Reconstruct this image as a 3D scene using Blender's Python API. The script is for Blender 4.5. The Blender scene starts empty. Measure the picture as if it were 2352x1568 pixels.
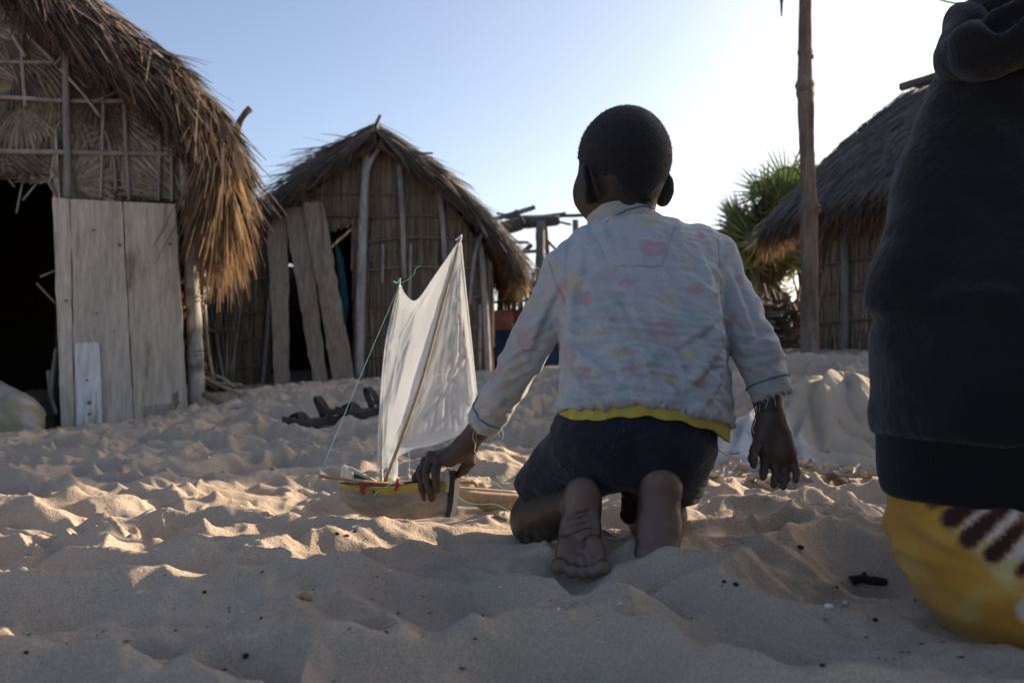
import bpy, bmesh, math, random
import numpy as np
from mathutils import Vector, Matrix

# ------------------------------------------------------------------ camera, sky, sun, exposure
SC = bpy.context.scene
COL = SC.collection
CAM_Z = 0.32
F = 2100.0                      # focal length in picture units (picture 2352 wide)
PITCH = math.atan(26 / F)
cam_d = bpy.data.cameras.new('camera')
cam = bpy.data.objects.new('camera', cam_d)
COL.objects.link(cam)
cam.location = (0, 0, CAM_Z)
cam.rotation_euler = (math.pi / 2 + PITCH, 0, 0)
cam_d.sensor_width = 36.0
cam_d.lens = 36.0 * F / 2352
cam_d.clip_start = 0.05
cam_d.clip_end = 2000
cam_d.dof.use_dof = True
cam_d.dof.focus_distance = 1.55
cam_d.dof.aperture_fstop = 6.3
SC.camera = cam

SUN_AZ, SUN_EL = math.radians(56), math.radians(20)     # azimuth clockwise from +Y
w = bpy.data.worlds.new('World')
SC.world = w
w.use_nodes = True
nt = w.node_tree
sky = nt.nodes.new('ShaderNodeTexSky')
sky.sky_type = 'NISHITA'
sky.sun_disc = False
sky.sun_elevation = SUN_EL
sky.sun_rotation = SUN_AZ
sky.air_density = 0.62
sky.dust_density = 2.0
sky.ozone_density = 0.15
bg = nt.nodes['Background']
bg.inputs[1].default_value = 0.104
nt.links.new(sky.outputs[0], bg.inputs[0])

sun_d = bpy.data.lights.new('sun', 'SUN')
sun_d.energy = 4.4
sun_d.angle = math.radians(0.5)
sun_d.color = (1.0, 0.82, 0.62)
sun = bpy.data.objects.new('sun', sun_d)
COL.objects.link(sun)
sd = Vector((math.sin(SUN_AZ) * math.cos(SUN_EL), math.cos(SUN_AZ) * math.cos(SUN_EL), math.sin(SUN_EL)))
sun.rotation_euler = sd.to_track_quat('Z', 'Y').to_euler()
SC.view_settings.view_transform = 'Standard'
SC.view_settings.look = 'None'
SC.view_settings.exposure = 1.24
SC.view_settings.gamma = 1.0

# ------------------------------------------------------------------ helpers
rng = np.random.default_rng(7)
R = random.Random(11)
A3 = lambda *p: np.array(p, float)


def at(u, v, d):
    """world point seen at picture position (u, v) at depth d along the view axis"""
    x = (u - 1176) / F
    y = (784 - v) / F
    c, s = math.cos(PITCH), math.sin(PITCH)
    return np.array((d * x, d * (c - y * s), CAM_Z + d * (s + y * c)))


def uv_of(P):
    P = np.asarray(P, float)
    c, s = math.cos(PITCH), math.sin(PITCH)
    z = P[:, 2] - CAM_Z
    d = P[:, 1] * c + z * s
    y = -P[:, 1] * s + z * c
    return 1176 + F * P[:, 0] / d, 784 - F * y / d, d


def unit(v):
    v = np.asarray(v, float)
    return v / (np.linalg.norm(v, axis=-1, keepdims=True) + 1e-12)


def _hash(i, j, k, seed):
    h = (i.astype(np.uint32) * np.uint32(374761393) + j.astype(np.uint32) * np.uint32(668265263)
         + k.astype(np.uint32) * np.uint32(2147483647) + np.uint32((seed * 97531 + 12345) & 0xffffffff))
    h = (h ^ (h >> np.uint32(13))) * np.uint32(1274126177)
    h = (h ^ (h >> np.uint32(15))) * np.uint32(2246822519)
    return h ^ (h >> np.uint32(16))


def noise3(x, y, z, seed=0):
    """gradient noise, about -1..1"""
    x, y, z = np.broadcast_arrays(np.asarray(x, float), np.asarray(y, float), np.asarray(z, float))
    xi, yi, zi = np.floor(x), np.floor(y), np.floor(z)
    fx, fy, fz = x - xi, y - yi, z - zi
    xi, yi, zi = xi.astype(np.int64), yi.astype(np.int64), zi.astype(np.int64)
    u, v, w_ = (t * t * t * (t * (t * 6 - 15) + 10) for t in (fx, fy, fz))
    out = 0
    for a in (0, 1):
        for b in (0, 1):
            for c in (0, 1):
                h = _hash(xi + a, yi + b, zi + c, seed)
                gx = (h & np.uint32(1023)) / 511.5 - 1
                gy = ((h >> np.uint32(10)) & np.uint32(1023)) / 511.5 - 1
                gz = ((h >> np.uint32(20)) & np.uint32(1023)) / 511.5 - 1
                g = gx * (fx - a) + gy * (fy - b) + gz * (fz - c)
                out = out + g * (u if a else 1 - u) * (v if b else 1 - v) * (w_ if c else 1 - w_)
    return out * 1.4


def noise2(x, y, seed=0):
    return noise3(x, y, np.full(np.shape(x), 0.37 + seed * 3.1), seed)


def wloc(p):
    t = np.zeros(3)
    while p is not None:
        t = t + np.array(p.location)
        p = p.parent
    return t


def obj(name, V, Fc, mat, parent=None, col=None, smooth=True, thing_loc=None):
    """one mesh object from world-space vertices"""
    V = np.asarray(V, float)
    off = wloc(parent)
    me = bpy.data.meshes.new(name)
    me.from_pydata((V - off).tolist() if len(V) < 60000 else (V - off), [], Fc.tolist() if isinstance(Fc, np.ndarray) else Fc)
    if col is not None:
        a = me.color_attributes.new('Col', 'FLOAT_COLOR', 'POINT')
        c4 = np.ones((len(V), 4), np.float32)
        c4[:, :3] = np.clip(col, 0, 1)
        a.data.foreach_set('color', c4.ravel())
    if smooth:
        me.polygons.foreach_set('use_smooth', np.ones(len(me.polygons), bool))
    me.materials.append(mat)
    me.update()
    o = bpy.data.objects.new(name, me)
    COL.objects.link(o)
    if parent is not None:
        o.parent = parent
    return o


def thing(name, label, cat, loc, group=None):
    o = bpy.data.objects.new(name, None)
    o.empty_display_size = 0.05
    COL.objects.link(o)
    o.location = tuple(float(q) for q in loc)
    return tag(o, label, cat, group)


def tag(o, label, cat, group=None):
    o['label'] = label
    o['category'] = cat
    if group:
        o['group'] = group
    return o


def copy_tree(o, parent=None):
    c = o.copy()
    COL.objects.link(c)
    c.parent = parent
    for ch in list(o.children):
        copy_tree(ch, c)
    return c


class MB:
    """collects geometry for one mesh"""
    def __init__(s):
        s.V, s.F, s.C, s.n = [], [], [], 0

    def add(s, V, Fc, c=(1, 1, 1)):
        V = np.asarray(V, float).reshape(-1, 3)
        s.V.append(V)
        for f in (Fc.tolist() if isinstance(Fc, np.ndarray) else Fc):
            s.F.append([i + s.n for i in f])
        c = np.asarray(c, float)
        s.C.append(np.broadcast_to(c, (len(V), 3)) if c.ndim == 1 else c)
        s.n += len(V)

    def tube(s, pts, rad, sides=8, c=(1, 1, 1), cap=True, wob=0.0, seed=0, sub=0, flat=None):
        P = np.asarray(pts, float)
        r = np.broadcast_to(np.asarray(rad, float), (len(P),)).copy()
        if sub:
            P, r = smooth_curve(P, r, sub)
        n = len(P)
        T = np.gradient(P, axis=0)
        T = unit(T)
        ref = np.array((0, 0, 1.0)) if abs(T[0, 2]) < 0.8 else np.array((1.0, 0, 0))
        if flat is not None:
            ref = np.asarray(flat[0], float)
        N = np.zeros_like(P)
        v = ref
        for i in range(n):
            v = v - T[i] * np.dot(v, T[i])
            v = v / (np.linalg.norm(v) + 1e-9)
            N[i] = v
        Bn = np.cross(T, N)
        a = np.arange(sides) / sides * 2 * math.pi
        rr = r[:, None] * np.ones(sides)
        if wob:
            L = np.cumsum(np.r_[0, np.linalg.norm(np.diff(P, axis=0), axis=1)])
            rr = rr * (1 + wob * noise3(np.cos(a)[None] * 1.2 + 5, np.sin(a)[None] * 1.2, L[:, None] / (r.mean() * 5), seed)
                       + wob * .6 * noise3(np.cos(a)[None] * 2.5 + 9, np.sin(a)[None] * 2.5, L[:, None] / (r.mean() * 2), seed + 3))
        fl = flat[1] if flat is not None else 1.0
        V = P[:, None] + rr[..., None] * (np.cos(a)[None, :, None] * N[:, None] * fl + np.sin(a)[None, :, None] * Bn[:, None])
        Fc = []
        for i in range(n - 1):
            for j in range(sides):
                k = (j + 1) % sides
                Fc.append((i * sides + j, i * sides + k, (i + 1) * sides + k, (i + 1) * sides + j))
        if cap:
            Fc.append(tuple(range(sides - 1, -1, -1)))
            Fc.append(tuple(range((n - 1) * sides, n * sides)))
        s.add(V, Fc, c)

    def box(s, P8, c=(1, 1, 1)):
        s.add(P8, [(0, 3, 2, 1), (4, 5, 6, 7), (0, 1, 5, 4), (1, 2, 6, 5), (2, 3, 7, 6), (3, 0, 4, 7)], c)

    def slab(s, quad, thick, c=(1, 1, 1), n=(6, 24), wob=0.003, seed=0, edge=0.0):
        """a board: bilinear quad (4 corners: bl, br, tr, tl) with thickness, uneven edges"""
        q = [np.asarray(t, float) for t in quad]
        nrm = unit(np.cross(q[1] - q[0], q[3] - q[0]))
        nu, nv = n
        U, W = np.meshgrid(np.linspace(0, 1, nu + 1), np.linspace(0, 1, nv + 1))
        du = unit(q[1] - q[0])
        P = (q[0] * ((1 - U) * (1 - W))[..., None] + q[1] * (U * (1 - W))[..., None] + q[2] * (U * W)[..., None] + q[3] * ((1 - U) * W)[..., None])
        if edge:
            L = np.linalg.norm(q[3] - q[0])
            e = noise2(W * L / .12, np.round(U) * 7 + seed, seed) * edge + noise2(W * L / .03, np.round(U) * 9 + seed, seed + 1) * edge * .35
            P = P + du * (e * (np.abs(U - .5) > .49))[..., None]
        h = noise2(U * 3, W * 9, seed + 5) * wob
        Fr = P + nrm * (thick / 2 + h)[..., None]
        Bk = P - nrm * (thick / 2 - h)[..., None]
        m = (nu + 1) * (nv + 1)
        ix = lambda i, j: j * (nu + 1) + i
        Fc = []
        for j in range(nv):
            for i in range(nu):
                Fc.append((ix(i, j), ix(i + 1, j), ix(i + 1, j + 1), ix(i, j + 1)))
                Fc.append((m + ix(i, j), m + ix(i, j + 1), m + ix(i + 1, j + 1), m + ix(i + 1, j)))
        for i in range(nu):
            Fc.append((ix(i, 0), m + ix(i, 0), m + ix(i + 1, 0), ix(i + 1, 0)))
            Fc.append((ix(i, nv), ix(i + 1, nv), m + ix(i + 1, nv), m + ix(i, nv)))
        for j in range(nv):
            Fc.append((ix(0, j), ix(0, j + 1), m + ix(0, j + 1), m + ix(0, j)))
            Fc.append((ix(nu, j), m + ix(nu, j), m + ix(nu, j + 1), ix(nu, j + 1)))
        s.add(np.concatenate([Fr.reshape(-1, 3), Bk.reshape(-1, 3)]), Fc, c)

    def blades(s, P0, D, L, W, droop, C, segs=3, side=None, taper=0.75, curl=None):
        """N thin strips: start P0, direction D, length L, width W; droop bends them down"""
        P0 = np.asarray(P0, float)
        n = len(P0)
        D = unit(D)
        L = np.broadcast_to(L, (n,))
        W = np.broadcast_to(W, (n,))
        droop = np.broadcast_to(droop, (n,))
        if side is None:
            side = rng.normal(size=(n, 3))
        S = unit(np.cross(D, side))
        t = np.linspace(0, 1, segs + 1)
        P = P0[:, None] + D[:, None] * (L[:, None] * t)[..., None]
        P[..., 2] -= (droop * L)[:, None] * t ** 2
        if curl is not None:
            P = P + curl[:, None] * (t ** 2)[None, :, None]
        wd = W[:, None] * (1 - taper * t ** 1.5)[None] * .5
        V = np.stack([P - S[:, None] * wd[..., None], P + S[:, None] * wd[..., None]], 2)  # n,segs+1,2,3
        m = (segs + 1) * 2
        base = (np.arange(n) * m)[:, None, None]
        q = np.array([[2 * i, 2 * i + 1, 2 * i + 3, 2 * i + 2] for i in range(segs)])
        s.add(V.reshape(-1, 3), (base + q[None]).reshape(-1, 4), np.repeat(np.broadcast_to(C, (n, 3)), m, axis=0))

    def build(s, name, mat, parent=None, smooth=False):
        return obj(name, np.concatenate(s.V), s.F, mat, parent, np.concatenate(s.C), smooth)


def smooth_curve(P, r, sub):
    P = np.asarray(P, float)
    n = len(P)
    Q = np.vstack([2 * P[0] - P[1], P, 2 * P[-1] - P[-2]])
    out, ro = [], []
    for i in range(n - 1):
        p0, p1, p2, p3 = Q[i:i + 4]
        for k in range(sub):
            t = k / sub
            out.append(.5 * (2 * p1 + (p2 - p0) * t + (2 * p0 - 5 * p1 + 4 * p2 - p3) * t * t + (3 * p1 - p0 - 3 * p2 + p3) * t ** 3))
            ro.append(r[i] * (1 - t) + r[i + 1] * t)
    out.append(P[-1])
    ro.append(r[-1])
    return np.array(out), np.array(ro)


def ccol(base, n, var=.15, hue=.04):
    """n colours around a base: brightness and slight hue variation"""
    b = np.asarray(base, float)
    return np.clip(b * (1 + rng.normal(size=(n, 1)) * var) * (1 + rng.normal(size=(n, 3)) * hue), .004, 1)


# ------------------------------------------------------------------ materials
def mat(name, col=(.5, .5, .5), attr=False, rough=.85, var=(0, 0), var2=(0, 0), stain=None, bump=None, bump2=None, spec=.25,
        sheen=0, transl=0, stretch=(1, 1, 1), transp=0):
    m = bpy.data.materials.new(name)
    m.use_nodes = True
    n = m.node_tree.nodes
    l = m.node_tree.links
    b = n['Principled BSDF']
    b.inputs['Roughness'].default_value = rough
    b.inputs['Specular IOR Level'].default_value = spec
    if sheen:
        b.inputs['Sheen Weight'].default_value = sheen
        b.inputs['Sheen Roughness'].default_value = .5
    tc = n.new('ShaderNodeTexCoord')
    mp = n.new('ShaderNodeMapping')
    mp.inputs['Scale'].default_value = stretch
    l.new(tc.outputs['Object'], mp.inputs[0])

    def nz(scale, detail=5, rg=.6):
        t = n.new('ShaderNodeTexNoise')
        t.inputs['Scale'].default_value = scale
        t.inputs['Detail'].default_value = detail
        t.inputs['Roughness'].default_value = rg
        l.new(mp.outputs[0], t.inputs['Vector'])
        return t
    if attr:
        a = n.new('ShaderNodeAttribute')
        a.attribute_name = 'Col'
        c = a.outputs['Color']
    else:
        a = n.new('ShaderNodeRGB')
        a.outputs[0].default_value = (*col, 1)
        c = a.outputs[0]
    for sc_, amt in (var, var2):
        if amt:
            t = nz(sc_)
            mr = n.new('ShaderNodeMapRange')
            mr.inputs[1].default_value = .3
            mr.inputs[2].default_value = .7
            mr.inputs[3].default_value = 1 - amt
            mr.inputs[4].default_value = 1 + amt
            l.new(t.outputs[0], mr.inputs[0])
            vm = n.new('ShaderNodeVectorMath')
            vm.operation = 'SCALE'
            l.new(c, vm.inputs[0])
            l.new(mr.outputs[0], vm.inputs['Scale'])
            c = vm.outputs[0]
    if stain:
        sc_, lo, hi, scol = stain
        t = nz(sc_, 6, .65)
        mr = n.new('ShaderNodeMapRange')
        mr.inputs[1].default_value = lo
        mr.inputs[2].default_value = hi
        l.new(t.outputs[0], mr.inputs[0])
        mx = n.new('ShaderNodeMix')
        mx.data_type = 'RGBA'
        l.new(mr.outputs[0], mx.inputs['Factor'])
        l.new(c, mx.inputs[6])
        mx.inputs[7].default_value = (*scol, 1)
        c = mx.outputs[2]
    l.new(c, b.inputs['Base Color'])
    nrm = None
    for bp in (bump, bump2):
        if bp:
            sc_, dist = bp
            t = nz(sc_, 4, .6)
            bn = n.new('ShaderNodeBump')
            bn.inputs['Strength'].default_value = 1
            bn.inputs['Distance'].default_value = dist
            l.new(t.outputs[0], bn.inputs['Height'])
            if nrm is not None:
                l.new(nrm, bn.inputs['Normal'])
            nrm = bn.outputs[0]
    if nrm is not None:
        l.new(nrm, b.inputs['Normal'])
    out = n['Material Output']
    sh = b.outputs[0]
    if transl:
        tr = n.new('ShaderNodeBsdfTranslucent')
        l.new(c, tr.inputs[0])
        if nrm is not None:
            l.new(nrm, tr.inputs['Normal'])
        ms = n.new('ShaderNodeMixShader')
        ms.inputs[0].default_value = transl
        l.new(sh, ms.inputs[1])
        l.new(tr.outputs[0], ms.inputs[2])
        sh = ms.outputs[0]
    if transp:
        tp = n.new('ShaderNodeBsdfTransparent')
        ms = n.new('ShaderNodeMixShader')
        ms.inputs[0].default_value = transp
        l.new(sh, ms.inputs[1])
        l.new(tp.outputs[0], ms.inputs[2])
        sh = ms.outputs[0]
    l.new(sh, out.inputs[0])
    return m


M = {}
M['sand'] = mat('sand', (.41, .322, .240), rough=.95, var=(2.2, .12), var2=(420, .30), bump=(300, .0018), bump2=(70, .003), spec=.15)
M['thatch'] = mat('thatch', attr=True, rough=.8, transl=.35, spec=.2)
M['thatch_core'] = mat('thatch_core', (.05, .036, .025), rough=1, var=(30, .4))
M['leaf_dry'] = mat('leaf_dry', attr=True, rough=.75, var=(25, .3), transl=.12, spec=.2)
M['reed'] = mat('reed', attr=True, rough=.8, var=(40, .25), transl=.2, spec=.2, stretch=(1, 1, .1))
M['wood'] = mat('wood', attr=True, rough=.85, var=(14, .28), var2=(60, .18), bump=(40, .004), stretch=(1, 1, .15))
M['board'] = mat('board', attr=True, rough=.85, var=(1.3, .16), var2=(9, .24), stain=(2.6, .53, .70, (.19, .14, .095)), bump=(11, .006), bump2=(40, .002), stretch=(5, 5, .7))
M['bark'] = mat('bark', attr=True, rough=.85, var=(9, .35), var2=(45, .25), bump=(30, .006), stretch=(1, 1, .3))
M['dark'] = mat('dark_interior', (.02, .017, .015), rough=1, var=(6, .3))
M['skin'] = mat('skin', attr=True, rough=.52, var=(60, .12), bump=(420, .0005), bump2=(90, .0006), spec=.4)
M['hair'] = mat('hair', (.012, .011, .012), rough=.8, var=(300, .4), bump=(420, .002), spec=.2, sheen=.10)
M['shirt'] = mat('shirt', attr=True, rough=.9, var=(18, .07), var2=(700, .10), stain=(7, .56, .82, (.29, .26, .22)), bump=(650, .0006), bump2=(55, .0035), spec=.1, sheen=.15, stretch=(1, 1, 1.7))
M['teal'] = mat('teal_piping', (.05, .19, .23), rough=.8)
M['yellow_cloth'] = mat('yellow_cloth', (.42, .33, .07), rough=.9, var=(40, .15), bump=(70, .004), sheen=.1, spec=.1)
M['navy'] = mat('navy_cloth', (.017, .017, .026), rough=.9, var=(30, .2), bump=(600, .0006), bump2=(28, .006), sheen=.12, spec=.12)
M['hoodie'] = mat('hoodie', (.0105, .0100, .0112), rough=.95, var=(8, .15), bump=(500, .0008), bump2=(11, .012), sheen=.22, spec=.06)
M['rib'] = mat('ribbing', (.0085, .0082, .0092), rough=.95, bump=(300, .0015), stretch=(1, 1, .02), sheen=.1, spec=.08)
M['skirt'] = mat('skirt', attr=True, rough=.85, var=(9, .16), bump=(500, .0006), bump2=(14, .008), sheen=.1, spec=.15)
M['hull'] = mat('hull_wood', attr=True, rough=.8, var=(70, .22), var2=(22, .25), bump=(120, .0012), stretch=(.35, .35, 1))
M['sail'] = mat('sail_sheet', (.70, .735, .75), rough=.4, var=(14, .10), bump=(40, .003), bump2=(120, .0012), transl=.34, spec=.4, transp=.36, stretch=(1, 1, .3))
M['string'] = mat('string', (.35, .68, .55), rough=.6, transl=.2)
M['red_thread'] = mat('red_thread', (.35, .02, .04), rough=.8)
M['thread'] = mat('pale_thread', (.5, .47, .42), rough=.9)
M['cane'] = mat('cane', attr=True, rough=.6, var=(60, .2), bump=(120, .001))
M['sandal'] = mat('sandal', (.055, .046, .041), rough=.8, var=(50, .3), bump=(200, .001))
M['cloth'] = mat('canvas', attr=True, rough=.92, var=(5, .10), bump=(700, .0006), bump2=(26, .008), spec=.1)
M['scrap'] = mat('scrap', attr=True, rough=.9, var=(50, .25), bump=(90, .002))
M['palm'] = mat('palm_leaf', attr=True, rough=.55, var=(4, .2), transl=.45, spec=.35)
M['paint'] = mat('boat_paint', attr=True, rough=.7, var=(6, .25), stain=(7, .55, .7, (.12, .09, .07)), bump=(30, .003))
M['stone'] = mat('pebble', attr=True, rough=.8, var=(90, .25), bump=(150, .001))
M['net'] = mat('teal_net', (.03, .13, .14), rough=.9, var=(30, .4), bump=(60, .01))
# ------------------------------------------------------------------ ground
CTRL = [at(*p) for p in [
    (1320, 1335, 1.28), (1225, 1252, 1.53), (1520, 1255, 1.5), (900, 1196, 1.76), (1120, 1180, 1.9), (1176, 1568, .887), (300, 1568, .887), (2100, 1568, .887),
    (2190, 1446, 1.05), (765, 980, 3.95), (280, 992, 5.45), (450, 935, 5.65), (60, 1010, 5.0), (700, 886, 8.5), (1125, 862, 8.6), (900, 880, 8.3),
    (1858, 852, 5.5), (1900, 806, 9.6), (2300, 812, 7.5), (1760, 775, 12.), (1290, 852, 8.6), (1830, 1085, 2.5), (1640, 1080, 2.5), (1950, 840, 4.2)]]
CTRL += [A3(0, -4, 0), A3(-4, -2, 0), A3(4, -2, .05), A3(-5, 2, -.08), A3(5, 3, .12), A3(-10, 8, -.1), A3(12, 8, .4), A3(0, 18, .35), A3(-12, 18, .2), A3(14, 18, .5)]
CTRL = np.array(CTRL)


def _tps(r2):
    return r2 * np.log(r2 + 1e-9)


_n = len(CTRL)
_K = _tps(((CTRL[:, None, :2] - CTRL[None, :, :2]) ** 2).sum(-1)) + np.eye(_n) * 0.02
_P = np.c_[np.ones(_n), CTRL[:, :2]]
_W = np.linalg.solve(np.block([[_K, _P], [_P.T, np.zeros((3, 3))]]), np.r_[CTRL[:, 2], 0, 0, 0])
# places where something rests: the churned sand is pressed flatter there
PRESS = [at(1230, 1250, 1.53), at(1515, 1250, 1.5), at(1320, 1325, 1.28), at(900, 1196, 1.76), at(1120, 1180, 1.93), at(2300, 1440, 1.08), at(765, 978, 4.0), at(860, 970, 4.1), at(820, 1180, 1.76), at(980, 1190, 1.74), at(690, 985, 3.95), at(860, 1200, 1.68), at(1950, 1080, 2.5), at(1880, 1090, 2.45), at(1720, 1095, 2.45)]
BUMPS = [(at(1428, 1305, 1.26), .020, .030), (at(1315, 1325, 1.255), -.016, .045), (at(1520, 1262, 1.30), .026, .05), (at(1440, 1265, 1.3), .012, .06), (at(800, 1205, 1.68), .006, .05), (at(900, 1214, 1.655), -.020, .09), (at(820, 1205, 1.67), -.010, .06), (at(2300, 1450, 1.0), -.003, .15), (at(1100, 1050, 2.4), .03, .18),
         (at(1150, 1090, 2.1), .02, .1)]


def base_z(x, y):
    x = np.asarray(x, float)
    y = np.asarray(y, float)
    sh = x.shape
    xf, yf = x.ravel(), y.ravel()
    r = np.hypot(xf, yf - 4)
    k = np.minimum(1, 15 / np.maximum(r, 1e-6))
    xc, yc = xf * k, 4 + (yf - 4) * k
    z = _W[_n] + _W[_n + 1] * xc + _W[_n + 2] * yc
    for i in range(_n):
        z = z + _W[i] * _tps((xc - CTRL[i, 0]) ** 2 + (yc - CTRL[i, 1]) ** 2)
    z = np.where(r > 15, z * np.exp(-(r - 15) / 20) + .35 * (1 - np.exp(-(r - 15) / 20)), z)
    return z.reshape(sh)


def ground_z(x, y):
    x = np.asarray(x, float)
    y = np.asarray(y, float)
    z = base_z(x, y)
    r = np.hypot(x, y)
    wx = x + .06 * noise2(x / .25, y / .25, 21)
    wy = y + .05 * noise2(x / .25 + 9, y / .25, 22)
    m = np.ones_like(z)
    for i, p in enumerate(PRESS):
        m = m * (1 - (.93, .93, .97, .9, .7, .95, .9, .9, .85, .85, .9, .7, .6, .6, .5)[i] * np.exp(-(((x - p[0]) ** 2 + (y - p[1]) ** 2) / (.10 if i < 3 else {3: .13, 4: .085, 5: .24}[i] if i < 6 else .15 if i in (6, 7, 10, 12, 13, 14) else .085) ** 2)))
    far = 1 / (1 + (r / 11) ** 2)
    n1 = 1 - np.abs(noise2(wx / .30, wy / .20, 1)) * 1.9
    n2 = 1 - np.abs(noise2(wx / .135 + 3, wy / .095, 2)) * 1.9
    n3 = noise2(wx / .055, wy / .042, 3)
    n4 = noise2(wx / .028, wy / .025, 4)
    big = noise2(x / .9, y / .9, 5)
    patch = .55 + .45 * np.clip(.5 + noise2(x / .6, y / .6, 6), 0, 1)
    h = (.056 * (n1 - .45) + .034 * (n2 - .45) * patch + .0095 * (1 - np.abs(n3) * 1.8 - .4) + .0022 * n4 + .018 * big)
    h = h * m * far * (1.2 + .5 * np.clip((r - 1.8) / 2, 0, 1))
    for p, a, s in BUMPS:
        h = h + a * np.exp(-(((x - p[0]) ** 2 + (y - p[1]) ** 2) / s ** 2))
    return z + h


def gz(x, y):
    return float(ground_z(np.array([x]), np.array([y]))[0])


def make_ground():
    az = np.r_[np.linspace(-34, 34, 700), np.linspace(35, 325, 74)]
    az = np.radians(az)
    rr = np.r_[np.linspace(.02, .5, 10, endpoint=False), np.exp(np.linspace(np.log(.5), np.log(14), 760)), np.exp(np.linspace(np.log(14.5), np.log(600), 40))]
    Rr, Az = np.meshgrid(rr, az, indexing='ij')
    X, Y = Rr * np.sin(Az), Rr * np.cos(Az)
    Z = ground_z(X, Y)
    V = np.stack([X, Y, Z], -1).reshape(-1, 3)
    nr, na = Rr.shape
    i, j = np.meshgrid(np.arange(nr - 1), np.arange(na), indexing='ij')
    k = (j + 1) % na
    Fc = np.stack([i * na + j, i * na + k, (i + 1) * na + k, (i + 1) * na + j], -1).reshape(-1, 4)[:, ::-1]
    V = np.r_[V, [[0, 0, V[:na, 2].mean()]]]
    fan = [[j, len(V) - 1, (j + 1) % na] for j in range(na)]
    o = obj('ground', V, Fc.tolist() + fan, M['sand'])
    o['kind'] = 'structure'
    o['label'] = 'pale churned beach sand with footprints and ridges'


make_ground()
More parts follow.
